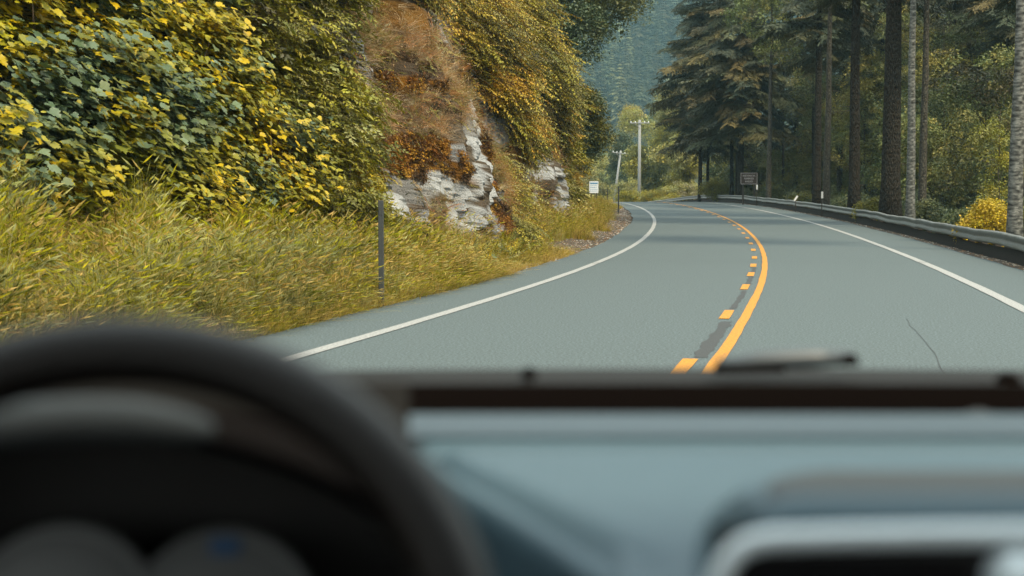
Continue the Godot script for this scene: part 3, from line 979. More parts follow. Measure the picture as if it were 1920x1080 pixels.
func guardrail() -> void:
	var start := on_road(6.0, 5.35)
	var o := thing("guardrail", "long weathered steel guardrail curving along the right edge of road", "guardrail", start)
	# cross-section of the corrugated beam: distance from the post line towards the road, height
	var sec := [Vector2(0.0, 0.60), Vector2(-0.03, 0.605), Vector2(-0.078, 0.575), Vector2(-0.082, 0.54), Vector2(-0.03, 0.48), Vector2(-0.012, 0.45), Vector2(-0.03, 0.42), Vector2(-0.082, 0.36), Vector2(-0.078, 0.325), Vector2(-0.03, 0.295), Vector2(0.0, 0.30)]
	var s := 6.0
	var k := 0
	while s < 166.0:
		var a := s
		var b := s + 3.86
		var sag := rf(-0.025, 0.025)
		var thickness := 0.004 if k % 2 else 0.0
		var mesh := grid_mesh(6, sec.size() - 1, func(f, g):
			var q: Vector2 = sec[int(round(g * (sec.size() - 1)))]
			var wob := 0.03 * n1.get_noise_1d((a + f * 3.86) * 6.0)
			var p := on_road(lerpf(a, b, f), 5.35 + q.x - thickness, q.y + sag * sin(f * PI) + wob)
			return p - start)
		part("beam_section", mesh, M.galvanised, o)
		for j in 2:
			var ps := s + 0.1 + j * 1.9
			var p := on_road(ps, 5.43)
			var post := part("post", P.rail_post, M.post_timber, o, p - start + Vector3(0, 0.02, 0))
			post.rotation.y = -frame(ps)[2]
		var bp := on_road(s + 1.9, 5.345)
		var board := part("kick_board", grid_mesh(4, 1, func(f, g): return on_road(lerpf(a + 0.01, a + 3.8, f), 5.33 + 0.02 * g, lerpf(-0.02, 0.27 + 0.01 * sin(k * 2.3), g) + 0.03 * n1.get_noise_1d((a + f * 3.8) * 6.0)) - start), M.weathered_board, o)
		s += 3.8
		k += 1

func words(text: String, high: float, parent: Node, where: Vector3, m: Material, called := "lettering") -> void:
	var t := TextMesh.new()
	var f := SystemFont.new()
	f.font_names = PackedStringArray(["Droid Sans"])
	f.font_weight = 700
	t.font = f
	t.text = text
	t.font_size = 64
	t.pixel_size = high / 46.0
	t.depth = 0.006
	part(called, t, m, parent, where)

func signs() -> void:
	# brown sign among the trees behind the rail
	var p := right_point(104.0, 3.0)
	var y0 := p.y
	p = Vector3((1403.0 - 960.0) / RATIO * -p.z, y0, p.z)
	var depth := -p.z
	var o := thing("brown_sign", "dark brown rectangular sign with pale lettering standing among the trees", "road sign", p)
	var high := 1.3 + (367.0 - 335.0) * depth / RATIO - y0
	var w := 32.0 * depth / RATIO
	var h := 22.0 * depth / RATIO
	part("panel", soft_box(Vector3(w, h, 0.04), 0.008), M.sign_brown, o, Vector3(0, high, 0))
	for e in [[0.0, h / 2 - 0.035, w - 0.06, 0.028], [0.0, -h / 2 + 0.035, w - 0.06, 0.028], [-w / 2 + 0.035, 0.0, 0.028, h - 0.1], [w / 2 - 0.035, 0.0, 0.028, h - 0.1]]:
		part("border", soft_box(Vector3(e[2], e[3], 0.008), 0.001), M.sign_letter, o, Vector3(e[0], high + e[1], 0.024))
	words("HISTORICAL", 0.115, o, Vector3(0, high + h * 0.24, 0.022), M.sign_letter)
	words("MARKER", 0.125, o, Vector3(0, high, 0.022), M.sign_letter)
	words("AHEAD", 0.125, o, Vector3(0, high - h * 0.25, 0.022), M.sign_letter)
	for sd in [-1.0, 1.0]:
		part("post", soft_box(Vector3(0.1, high + 0.7, 0.1), 0.01), M.post_timber, o, Vector3(sd * w * 0.33, (high + 0.7) / 2 - 0.5 - 0.1, -0.075))
	# white sign past the cliff
	var q := on_road(106.0, -6.1)
	var dd := -q.z
	q.x = (1113.0 - 960.0) / RATIO * dd
	var v := thing("white_sign", "small white sign with blue heading beyond the end of the cliff", "road sign", q)
	var hy := 1.3 + (367.0 - 351.0) * dd / RATIO - q.y
	var vw := 17.0 * dd / RATIO
	var vh := 22.0 * dd / RATIO
	part("panel", soft_box(Vector3(vw, vh, 0.02), 0.004), M.sign_white, v, Vector3(0, hy, 0))
	part("heading", soft_box(Vector3(vw * 0.84, vh * 0.14, 0.006), 0.001), M.sign_blue, v, Vector3(0, hy + vh * 0.32, 0.013))
	for r in 4:
		var x := -vw * 0.4
		while x < vw * 0.36:
			var lw := rf(0.05, 0.12)
			lw = minf(lw, vw * 0.42 - x)
			if lw > 0.03: part("line_of_print", soft_box(Vector3(lw, 0.045, 0.004), 0.0005), M.sign_blue, v, Vector3(x + lw / 2, hy + vh * (0.12 - 0.15 * r), 0.012))
			x += lw + 0.03
	for sd in [-1.0, 1.0]:
		part("post", soft_box(Vector3(0.06, hy + 0.4, 0.06), 0.01), M.post_timber, v, Vector3(sd * vw * 0.3, hy / 2 - 0.2 + 0.1, -0.042))

func utility_pole(label: String, at_: Vector3, tall: float, r: float, lean: float) -> Node3D:
	var o := thing("utility_pole", label, "utility pole", at_, "utility poles beyond the bend")
	o.rotation.z = lean
	part("pole", tube([Vector3(0, -0.5, 0), Vector3(0, tall * 0.5, 0), Vector3(0, tall, 0)], [r, r * 0.9, r * 0.75], 10), M.pole_wood, o)
	part("crossarm", soft_box(Vector3(2.2, 0.12, 0.1), 0.01), M.pole_wood, o, Vector3(0, tall - 0.35, r))
	for x in [-1.0, -0.5, 0.55, 1.0]:
		part("insulator", dome(0.06, 0.14), M.sign_white, o, Vector3(x, tall - 0.29, r))
	part("brace", tube([Vector3(-0.6, tall - 0.38, r), Vector3(0, tall - 0.95, r)], [0.025, 0.025], 5), M.wire, o)
	return o

func build_signs_posts() -> void:
	delineator("tall dark grey marker post in grass at the near left road edge", 17.75, -4.56, 1.33, 0.07)
	delineator("distant thin dark marker post on the brown dirt shoulder of bend", 79.0, -5.2, 1.5, 0.08)
	delineator("thin pale-footed marker post beside the small white sign", 103.0, -5.2, 1.1, 0.06, 0.02)
	for e in [[1418.0, 352.0, 101.0, 2.0, "small white reflector post beside the brown sign", 0.0], [1540.0, 365.0, 74.0, 1.6, "small white reflector post before a grey trunk behind the guardrail", 0.0], [1491.0, 372.0, 84.0, 1.2, "thin tilted white stick behind the guardrail", 0.6]]:
		var p := right_point(e[2], e[3])
		p.x = (e[0] - 960.0) / RATIO * -p.z
		var top: float = 1.3 + (367.0 - e[1] + 5.0) * -p.z / RATIO - p.y
		var o := thing("reflector_post", e[4], "marker post", p, "white posts behind the guardrail")
		part("post", soft_box(Vector3(0.05, top + 0.3, 0.05), 0.01), M.post_timber, o, Vector3(0, top / 2 - 0.3, 0))
		var plate := part("reflector", soft_box(Vector3(0.1, 0.34, 0.02), 0.004), M.reflector, o, Vector3(0, top - 0.15, 0.036))
		plate.rotation.z = -e[5]

# ------------------------------------------------------------------ setting
func build_ground() -> void:
	structure("ground", grid_mesh(24, 24, func(a, b): return Vector3(lerpf(-420, 640, a), -6.0, lerpf(120, -1500, b))), M.forest_floor)
	var road := structure("road", grid_mesh(640, 16, func(a, b):
		var s: float = lerpf(-23.0, 300.0, a)
		var wl := 0.07 * n1.get_noise_1d(s * 14.0) + 0.1 * n1.get_noise_1d(s * 3.0)
		return on_road(s, lerpf(-4.5 + wl, 5.0 + wl, b), 0.012 * n1.get_noise_2d(s * 0.5, b * 3.0) * 0.2)), M.asphalt)
	line_mark("edge_line", road, -22.0, 30.2, -3.44, 0.15, M.white_paint)
	line_mark("edge_line", road, 30.32, 190.0, -3.44, 0.15, M.white_paint)
	line_mark("edge_line", road, -22.0, 31.8, 3.44, 0.17, M.white_paint)
	line_mark("edge_line", road, 31.95, 190.0, 3.44, 0.17, M.white_paint)
	line_mark("centre_line", road, -22.0, 190.0, 0.1, 0.11, M.yellow_paint)
	var dash_at := [0.5, 6.1, 11.6, 17.2, 22.7, 26.5, 29.9, 33.6]
	while dash_at[-1] < 150.0: dash_at.append(dash_at[-1] + 4.4)
	for s in dash_at: line_mark("dashed_line", road, s - 0.66, s + 0.66, -0.13, 0.12, M.yellow_paint)
	# sealed seams and cracks in the asphalt
	for e in [[12.4, 16.2, -0.06, 0.1], [18.1, 21.8, -0.1, 0.06], [23.4, 25.6, -0.1, 0.07], [27.2, 28.9, -0.1, 0.06]]:
		part("tar_patch", strip(e[0], e[1], func(s): return e[2] - e[3] * (0.7 + 0.5 * n1.get_noise_1d(s * 22.0)), func(s): return e[2] + e[3] * (0.5 + 0.5 * n1.get_noise_1d(s * 22.0 + 200.0)), 0.004, 0.06), M.tar, road)
	for e in [[11.5, 17.0, 1.9]]:
		part("crack", strip(e[0], e[1], func(s): return e[2] + 0.05 * n1.get_noise_1d(s * 9.0), func(s): return e[2] + 0.05 * n1.get_noise_1d(s * 9.0) + 0.007, 0.004, 0.08), M.tar, road)
	part("crack", grid_mesh(60, 1, func(a, b): return on_road(31.6 + 0.1 * n1.get_noise_1d(a * 30.0) + 0.03 * b, lerpf(-4.3, 4.3, a), 0.004)), M.tar, road)
	# verge, bank and rock, and the forest floor on the right
	structure("verge", grid_mesh(220, 14, func(a, b):
		var s: float = lerpf(-23.0, 140.0, a)
		var u: float = lerpf(-0.25, table(s, BS, BV) + 0.9, b)
		return on_road(s, -4.5 - u, verge_height(s, maxf(u, 0.0)) - 0.02)), M.gravel)
	var col := func(s_from, s_to):
		return func(a, b): return cliff_colour(lerpf(s_from, s_to, a), lerpf(-0.5, BANK_TOP, b * b * 0.4 + b * 0.6))
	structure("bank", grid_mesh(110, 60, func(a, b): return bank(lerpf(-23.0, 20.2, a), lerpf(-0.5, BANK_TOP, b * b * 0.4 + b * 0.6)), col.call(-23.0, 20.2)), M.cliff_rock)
	structure("rock_cliff", grid_mesh(440, 190, func(a, b): return bank(lerpf(20.2, 75.0, a), lerpf(-0.5, BANK_TOP, b * b * 0.4 + b * 0.6)), col.call(20.2, 75.0), true), M.cliff_rock)
	structure("far_bank", grid_mesh(70, 40, func(a, b): return bank(lerpf(75.0, 140.0, a), lerpf(-0.5, BANK_TOP, b * b * 0.4 + b * 0.6)), col.call(75.0, 140.0)), M.cliff_rock)
	structure("hillside", grid_mesh(60, 20, func(a, b):
		var s: float = lerpf(-23.0, 140.0, a)
		var p := bank(s, BANK_TOP)
		return p + bank_normal(s) * Vector3(-1, 0, -1) * 70.0 * b + Vector3(0, 22.0 * b - 0.1, 0)), M.forest_floor)
	structure("forest_floor", grid_mesh(200, 50, func(a, b):
		var s: float = lerpf(-23.0, 300.0, a)
		var w: float = lerpf(-0.25, 110.0, b * b)
		return on_road(s, 5.0 + w, right_height(s, maxf(w, 0.0)) - 0.02)), M.forest_floor)
	structure("right_shoulder", strip(-22.0, 180.0, func(s): return 4.95 + 0.15 * n1.get_noise_1d(s * 8.0), func(s): return 6.05, -0.012, 0.5), M.gravel)
	# the valley floor and the hill that closes the view
	structure("hill", grid_mesh(70, 60, func(a, b):
		var z: float = lerpf(480.0, 1500.0, b)
		var x: float = lerpf(-420.0, 640.0, a)
		return Vector3(x, hill_height(x, z), -z)), M.forest_floor)

func hill_height(x: float, z: float) -> float:
	return -6.0 + 40.0 * smoothstep(480.0, 680.0, z) + maxf(0.0, z - 640.0) * 0.46 + 26.0 * n1.get_noise_2d(x * 0.05, z * 0.05) * smoothstep(520.0, 700.0, z) + 0.1 * maxf(0.0, x - 100.0)

func build_grass() -> void:
	var sets := [[], [], []]
	var tints := [PackedColorArray(), PackedColorArray(), PackedColorArray()]
	var lush := [Color(0.085, 0.09, 0.006), Color(0.19, 0.19, 0.006), Color(0.3, 0.275, 0.006), Color(0.4, 0.35, 0.01), Color(0.25, 0.25, 0.014), Color(0.38, 0.355, 0.04), Color(0.4, 0.39, 0.15)]
	var straw := [Color(0.4, 0.28, 0.07), Color(0.34, 0.24, 0.06), Color(0.46, 0.33, 0.11)]
	for i in 52000:
		var s := rf(4.0, 26.0) if i < 38000 else rf(26.0, 100.0)
		var b := table(s, BS, BV)
		var u := rf(0.02, b + 0.8)
		if s > 36.0 and s < 92.0 and u < 1.0 + 0.9 * n1.get_noise_1d(s * 5.0): continue
		if u < 0.3 and rng.randf() < 0.5: continue
		var p := on_road(s, -4.5 - u, verge_height(s, u) - 0.03)
		if u > b: p.y = maxf(p.y, bank(s, (u - b) * 0.6).y - 0.1)
		var lushness := n2.get_noise_2d(p.x * 5.0, p.z * 5.0)
		var tall := lerpf(0.25, 0.72, smoothstep(0.0, 1.6, u)) * (0.9 + 0.9 * n1.get_noise_2d(p.x * 16.0, p.z * 16.0)) * rf(0.6, 1.3) * (1.0 + 0.5 * smoothstep(b - 1.2, b, u))
		if s > 24.0: tall *= 0.75
		if s < 20.0 and u < 1.3: tall *= 1.3
		var k := rng.randi() % 3
		var c: Color = lush[clampi(int((0.5 + 1.1 * n1.get_noise_2d(p.x * 14.0, p.z * 14.0) + rf(-0.3, 0.3)) * lush.size()), 0, lush.size() - 1)]
		if rng.randf() < 0.07 + 0.5 * (1.0 - smoothstep(0.0, 0.55, u)) + (0.4 if s > 25.0 else 0.0) + 0.25 * maxf(0.0, lushness): c = pick(straw)
		if s < 20.0 and u < 1.5 and u > 0.2 and rng.randf() < 0.45: c = Color(0.24, 0.235, 0.1)
		var wide := rf(0.55, 0.9)
		sets[k].append(Transform3D((Basis(Vector3.UP, rf(0, TAU)) * Basis(Vector3.RIGHT, rf(-0.18, 0.18))).scaled(Vector3(wide, tall, wide)), p))
		tints[k].append(vary(c, 0.2))
	# weeds with small leaves among the blades
	var weed := []
	var weed_c := PackedColorArray()
	for i in 2600:
		var s := rf(6.0, 34.0)
		var b := table(s, BS, BV)
		var u := b * sqrt(rf(0.05, 1.1))
		if n2.get_noise_2d(s * 6.0, u * 6.0) < 0.0: continue
		var face := (Vector3.UP * 0.7 + ball_dir() * 0.9).normalized()
		var x := face.cross(ball_dir()).normalized()
		weed.append(Transform3D(Basis(x, x.cross(face), face).scaled(Vector3.ONE * rf(0.35, 0.8)), on_road(s, -4.5 - u, verge_height(s, u) + rf(0.1, 0.35))))
		weed_c.append(vary(pick(OLIVE + YELLOW + [PALE[0], TEAL[2]]), 0.2))
	tag(scatter("weeds", P.sprig[1], M.small_leaf, self, weed, weed_c), "small leafy weeds mixed into the verge grass", "weeds")
	for i in 2600:
		var s := rf(6.0, 25.0)
		var u := rf(0.3, table(s, BS, BV) + 0.4)
		var p := on_road(s, -4.5 - u, verge_height(s, u) - 0.03)
		var tall := rf(0.5, 1.15) * lerpf(0.7, 1.0, smoothstep(0.5, 2.0, u))
		sets[2].append(Transform3D((Basis(Vector3.UP, rf(0, TAU)) * Basis(Vector3.RIGHT, rf(-0.45, 0.45))).scaled(Vector3(0.7, tall, 0.7)), p))
		tints[2].append(vary(pick(straw + [Color(0.3, 0.25, 0.09)]), 0.2))
	for k in 3:
		var o := scatter("grass", P.grass[k], M.blade, self, sets[k], tints[k])
		o.name = numbered("grass")
		tag(o, ["tall yellow-green grass on the left verge", "arching yellow grass blades on the left verge", "seeding pale-headed grass on the left verge"][k], "grass")
	# dry tufts and moss on the cliff
	var dry := [[], []]
	var dry_c := [PackedColorArray(), PackedColorArray()]
	var moss := []
	var moss_c := PackedColorArray()
	var tan_ := [Color(0.44, 0.28, 0.14), Color(0.52, 0.4, 0.25), Color(0.28, 0.17, 0.09), Color(0.5, 0.24, 0.09), Color(0.56, 0.47, 0.33), Color(0.24, 0.19, 0.08)]
	var red := [Color(0.32, 0.13, 0.04), Color(0.27, 0.12, 0.05), Color(0.36, 0.18, 0.07)]
	for i in 60000:
		var s := rf(21.0, 66.0)
		if i % 2: s = rf(22.0, 38.0)
		var h := rf(0.0, 7.0) if s < 40.0 else rf(0.0, 9.0)
		var rock := near_marks(ROCK, s, h)
		if rock < 1.05: continue
		var p := bank(s, h, 0.0)
		var nrm := bank_normal(s)
		var mo := near_marks(MOSS, s, h)
		if mo < 1.15:
			var b := leaf_frame(s, 0.5, 1.0)
			var ms := rf(0.05, 0.13)
			b = Basis(b.x, nrm, b.x.cross(nrm)).orthonormalized().scaled(Vector3(ms, ms * rf(0.6, 1.1), ms))
			moss.append(Transform3D(b, p))
			moss_c.append(vary([Color(0.3, 0.14, 0.012), Color(0.22, 0.085, 0.012), Color(0.12, 0.05, 0.012), Color(0.34, 0.18, 0.015), Color(0.07, 0.035, 0.012)][clampi(int((0.5 + 1.4 * n2.get_noise_2d(s * 6.0, h * 9.0) + rf(-0.25, 0.25)) * 5.0), 0, 4)], 0.25))
			continue
		if n2.get_noise_2d(s * 2.6 + 90.0, h * 2.2) > 0.24 and rng.randf() < 0.85: continue
		if crack.get_noise_2d(s * 1.8 - h * 1.3, h * 2.1 + s * 0.3) < -0.8: continue
		var d := near_marks(DRY, s, h)
		var patchy := n2.get_noise_2d(s * 3.6, h * 3.0)
		if d > 1.15 and patchy < 0.1: continue
		if rng.randf() < (0.35 if d < 1.15 else 0.6): continue
		var face := (nrm * 0.8 + Vector3.UP * 0.3 + ball_dir() * 0.75).normalized()
		var x := face.cross(ball_dir()).normalized()
		var size := rf(0.1, 0.46) * (1.0 if s < 40.0 else 1.5)
		var k := rng.randi() % 2
		dry[k].append(Transform3D(Basis(x, face, x.cross(face)).scaled(Vector3(size * 1.2, size, size * 1.2)), p))
		var c := pick(tan_)
		if s > 32.0 and s < 37.0 and rng.randf() < 0.65: c = pick(red)
		if s > 36.0 or patchy > 0.28: c = pick([Color(0.24, 0.2, 0.06), Color(0.2, 0.18, 0.05), Color(0.3, 0.22, 0.09)]) if rng.randf() < 0.75 else c
		dry_c[k].append(vary(c, 0.25))
	# small pale-leaved plants between them
	var herb := [[], []]
	var herb_c := [PackedColorArray(), PackedColorArray()]
	for i in 9000:
		var s := rf(22.0, 66.0) if i % 3 == 0 else rf(22.5, 37.0)
		var h := rf(0.0, 7.5)
		if n2.get_noise_2d(s * 3.6 + 55.0, h * 3.0) < 0.02 or near_marks(ROCK, s, h) < 1.1 or near_marks(MOSS, s, h) < 0.9: continue
		var k := i % 2
		herb[k].append(Transform3D(leaf_frame(s, 0.9, rf(0.25, 0.7) * (1.0 if s < 40.0 else 1.5)), bank(s, h, rf(0.0, 0.08))))
		herb_c[k].append(vary(pick([PALE[0], PALE[2], Color(0.33, 0.3, 0.19), OLIVE[2], Color(0.3, 0.21, 0.1), OLIVE[0], Color(0.26, 0.12, 0.05)]), 0.25))
	for k in 2:
		var o := scatter("rock_plants", P.fine[k], M.small_leaf, self, herb[k], herb_c[k])
		o.name = numbered("rock_plants")
		tag(o, ["pale small-leaved plants rooted in the cracks of the cliff", "dull olive small-leaved plants rooted in the cracks of the cliff"][k], "ground cover")
	for k in 2:
		var o := scatter("dry_grass", P.dry[k], M.blade, self, dry[k], dry_c[k])
		o.name = numbered("dry_grass")
		tag(o, ["tan and rust dry grass tufts rooted on the rock cliff", "drooping straw-coloured dry grass on the rock cliff"][k], "dry grass")
	var mo2 := scatter("moss", P.cushion, M.moss_tuft, self, moss, moss_c)
	tag(mo2, "orange-brown moss cushions hanging on the rock cliff", "moss")
	# stones and litter on the shoulders
	var st := begin()
	var ico := []
	for i in 7: ico.append(Vector3(cos(TAU * i / 7.0), 0, sin(TAU * i / 7.0)) * rf(0.75, 1.15))
	for i in 7:
		for v in [Vector3(0.1, 0.7, 0), ico[(i + 1) % 7], ico[i], Vector3(0, -0.5, 0), ico[i], ico[(i + 1) % 7]]: st.add_vertex(v)
	var pebble := done(st)
	var where := []
	var pc := PackedColorArray()
	for i in 9000:
		var s := rf(8.0, 110.0)
		var left := rng.randf() < 0.6
		var u := absf(rng.randfn(0.0, 0.5))
		if s > 36.0 and left: u = rf(0.0, 1.5)
		var p := on_road(s, -4.5 - u if left else 5.05 + rf(0.0, 0.9), verge_height(s, u) if left else -0.01)
		where.append(Transform3D(Basis(Vector3.UP, rf(0, TAU)).scaled(Vector3(rf(0.6, 1.6), rf(0.5, 1.0), 1.0) * rf(0.008, 0.035)), p))
		pc.append(vary(pick([Color(0.3, 0.25, 0.2), Color(0.18, 0.12, 0.07), Color(0.4, 0.37, 0.32), Color(0.22, 0.12, 0.06)]), 0.25))
	var o2 := scatter("gravel", pebble, M.moss_tuft, self, where, pc)
	tag(o2, "loose stones and brown litter along the road edges", "gravel")

func build_left_plants() -> void:
	var mix1 := TEAL + [YELLOW[0], YELLOW[3], YELLOW[4], OLIVE[0], OLIVE[2]]
	var mix2 := YELLOW + YELLOW + [OLIVE[0], TEAL[2], OLIVE[2]]
	var mix3 := TEAL + OLIVE + YELLOW + YELLOW
	var one := 260
	bank_shrub("maple_shrub", "broad-leaved shrub with dark teal leaves, middle of the left bank", 17.9, 2.0, 1.9, 0.95, 1.25, "maple", 5200, mix1, 0.165, one)
	bank_shrub("maple_shrub", "mixed grey-green and yellow broad-leaved shrub at the upper left corner", 17.4, 3.6, 1.8, 0.95, 1.0, "maple", 4400, mix3, 0.15, one)
	bank_shrub("maple_shrub", "bright yellow broad-leaved shrub above the dark teal one", 19.9, 3.0, 1.5, 0.8, 1.0, "maple", 4600, mix2, 0.135, one)
	bank_shrub("maple_shrub", "broad-leaved shrub of green and yellow at the left frame edge above grass", 15.6, 1.15, 1.5, 0.7, 0.95, "maple", 3400, mix3, 0.15, one)
	bank_shrub("maple_shrub", "low broad-leaved shrub overhanging the grass below the dark teal one", 18.3, 0.95, 1.6, 0.65, 0.95, "maple", 3900, mix3 + YELLOW, 0.135, one)
	bank_shrub("maple_shrub", "yellow broad-leaved shrub hanging at the foot of the small-leaved bushes", 20.7, 1.6, 1.3, 0.95, 0.9, "maple", 4200, mix2 + OLIVE, 0.115, one)
	bank_shrub("maple_shrub", "grey-green broad-leaved shrub higher up, cut by the top of frame", 20.0, 4.6, 2.2, 0.8, 0.9, "maple", 1500, mix3, 0.18, 0)
	bank_shrub("maple_shrub", "broad-leaved shrub on the bank beyond the left frame edge", 13.0, 2.4, 2.0, 1.9, 1.0, "maple", 1400, mix3, 0.23, 0)
	bank_shrub("bramble", "brownish small-leaved bush at the top between yellow leaves and rock", 22.6, 3.9, 1.5, 0.9, 0.75, "sprig", 1700, BROWNISH + OLIVE + [YELLOW[1]], 0.9)
	bank_shrub("bramble", "olive fine-leaved bush touching the left side of the rock", 23.2, 2.75, 1.2, 0.8, 0.7, "sprig", 1500, OLIVE + [YELLOW[1], PALE[1], YELLOW[3]], 0.8)
	bank_shrub("bramble", "dark olive bush low at the left foot of the rock", 22.6, 1.25, 1.2, 0.75, 0.75, "sprig", 1500, OLIVE + [YELLOW[1], YELLOW[0], YELLOW[3]], 0.8)
	bank_shrub("bramble", "yellow-green bush reaching over the rock beside the near marker post", 24.0, 1.75, 0.8, 0.5, 0.6, "sprig", 900, YELLOW + OLIVE, 0.7)
	bank_shrub("bramble", "dark tangled undergrowth just left of the near marker post", 23.4, 0.45, 1.3, 0.45, 0.6, "sprig", 1100, BROWNISH + OLIVE, 0.7)
	bank_shrub("bramble", "olive bush at the top of frame left of the dry grass on rock", 24.4, 4.9, 1.4, 0.7, 0.7, "sprig", 1200, OLIVE + [YELLOW[3]], 0.8)
	bank_shrub("bramble", "dark low growth filling the bank behind the grass at left", 16.0, 0.6, 4.0, 0.5, 0.4, "sprig", 1500, OLIVE + BROWNISH, 0.8)
	bank_shrub("bramble", "dense dark green growth covering the upper bank above frame", 18.0, 6.2, 6.0, 1.3, 0.8, "sprig", 2200, OLIVE + TEAL, 1.2)
	# on the cliff, right part
	bank_shrub("golden_shrub", "large golden fine-leaved shrub at the top of the cliff", 40.5, 5.6, 2.6, 1.9, 1.3, "fine", 3200, GOLD + [OLIVE[2]], 1.5)
	bank_shrub("golden_shrub", "yellow-green fine-leaved shrub below the golden one on the cliff", 43.5, 3.6, 3.4, 1.1, 0.9, "fine", 2600, GOLD + OLIVE, 1.5)
	bank_shrub("golden_shrub", "olive shrub near the top at the right side of the cliff", 50.0, 7.2, 4.0, 1.8, 1.2, "fine", 2600, OLIVE + [GOLD[1]], 1.8)
	bank_shrub("golden_shrub", "golden brown shrub at the right end of the cliff above the moss", 56.0, 5.3, 3.6, 1.5, 0.95, "fine", 2600, GOLD + OLIVE, 1.8)
	bank_shrub("golden_shrub", "yellow vine-like growth hanging down the right end of the cliff", 59.5, 3.0, 3.2, 2.2, 0.55, "sprig", 2000, YELLOW + OLIVE + GOLD, 1.3)
	bank_shrub("golden_shrub", "yellow-green bush low on the slope between the two rock faces", 38.0, 1.5, 2.2, 0.9, 0.5, "fine", 1500, [PALE[0], GOLD[1], OLIVE[2]], 1.2)
	bank_shrub("golden_shrub", "bright yellow-green clump at the foot of the rock beside grass", 34.0, 0.35, 2.2, 0.4, 0.45, "fine", 900, YELLOW + OLIVE, 1.1)
	bank_shrub("golden_shrub", "green bush low at the right foot of the cliff", 57.0, 0.9, 3.5, 0.8, 0.4, "sprig", 1500, OLIVE + PALE, 1.3)
	bank_shrub("golden_shrub", "sparse olive growth over the cliff top above the tan grass", 31.5, 6.6, 3.5, 0.9, 0.7, "fine", 1500, OLIVE + GOLD, 1.4)
	bank_shrub("golden_shrub", "dull green scrub on the bank past the end of the cliff", 74.0, 2.2, 7.0, 2.2, 0.6, "sprig", 2200, OLIVE + PALE + BROWNISH, 1.6)
	# two dark trees that lean out past the end of the cliff
	var p := bank(66.0, 4.5) + Vector3(0.6, 0, 0)
	leafy_tree("maple_tree", "dark green leafy tree overhanging the top end of the cliff", "tree", p, 8.0, 0.16, [[Vector3(1.7, 5.0, 1.0), Vector3(2.3, 1.5, 2.0)], [Vector3(0.8, 3.6, 2.0), Vector3(1.6, 1.4, 1.8)], [Vector3(2.4, 7.0, 0.0), Vector3(1.9, 1.5, 2.0)], [Vector3(-0.8, 6.3, 1.0), Vector3(1.8, 1.8, 2.0)], [Vector3(0.6, 9.0, 0.0), Vector3(2.0, 1.6, 2.0)]], 1300, 0.42, TEAL + [UNDER[1]], M.brown_bark, "dark trees at the cliff end", Vector2(0.8, 0))
	p = bank(71.0, 1.2) + Vector3(1.0, -0.4, 0)
	leafy_tree("maple_tree", "smaller dark green tree below it at the end of cliff", "tree", p, 5.0, 0.12, [[Vector3(0.6, 2.9, 0.0), Vector3(1.1, 1.3, 1.4)], [Vector3(0.2, 4.3, 0.4), Vector3(1.1, 1.0, 1.3)], [Vector3(-0.4, 1.8, 0.2), Vector3(1.0, 1.0, 1.2)]], 800, 0.34, TEAL + [UNDER[1], OLIVE[1]], M.brown_bark, "dark trees at the cliff end")

const TRUNKS := [[1312.0, "the leftmost tall fir"], [1379.0, "the fir by the brown sign"], [1440.0, "the forked grey trunk"], [1548.0, "the slim grey-brown trunk"], [1600.0, "the dark straight fir trunk"], [1668.0, "the thickest fir trunk"], [1706.0, "the pale trunk beside the thickest"], [1727.0, "the mottled trunk"], [1806.0, "the small paler yellow bush"], [1846.0, "the bright yellow bush"], [1902.0, "the pale trunk at the frame edge"]]
const NTH := ["nearest", "second nearest", "third nearest", "fourth nearest", "fifth nearest", "sixth nearest", "seventh nearest", "eighth nearest", "ninth nearest", "tenth nearest", "eleventh nearest", "twelfth nearest", "thirteenth nearest", "fourteenth nearest", "fifteenth nearest", "sixteenth nearest", "seventeenth nearest", "eighteenth nearest", "nineteenth nearest", "twentieth nearest", "twenty-first nearest", "twenty-second nearest", "twenty-third nearest", "twenty-fourth nearest"]

# labels for things in the wood: which trunk each stands beside in the view, and how far back it is
func wood_labels(what: String, spots: Array) -> Array:
	var rows := {}
	for i in spots.size():
		var col: float = 960.0 + RATIO * spots[i].x / -spots[i].z
		var key := "beyond the right frame edge"
		if col < 1930.0:
			var best := 1e9
			for t in TRUNKS:
				if absf(col - t[0]) < best:
					best = absf(col - t[0])
					key = ("left of " if col < t[0] else "right of ") + t[1]
		if not rows.has(key): rows[key] = []
		rows[key].append([-spots[i].z, i])
	var out_ := []
	out_.resize(spots.size())
	for key in rows:
		rows[key].sort_custom(func(a, b): return a[0] < b[0])
		for k in rows[key].size():
			out_[rows[key][k][1]] = "%s %s, %s" % [what, key, NTH[mini(k, NTH.size() - 1)]]
	return out_

# a spot on the forest floor that the picture, or a step beside it, can see
func wood_spot(s_from: float, s_to: float, w_from: float, w_to: float) -> Vector3:
	while true:
		var s := rf(s_from, s_to)
		var w := rf(w_from, w_to)
		if s > 135.0: w = maxf(w, 12.0 + (s - 135.0) * 0.8)
		var p := right_point(s, w)
		var col := 960.0 + RATIO * p.x / -p.z
		if col < 2010.0 and col > 1330.0: return p
	return Vector3.ZERO

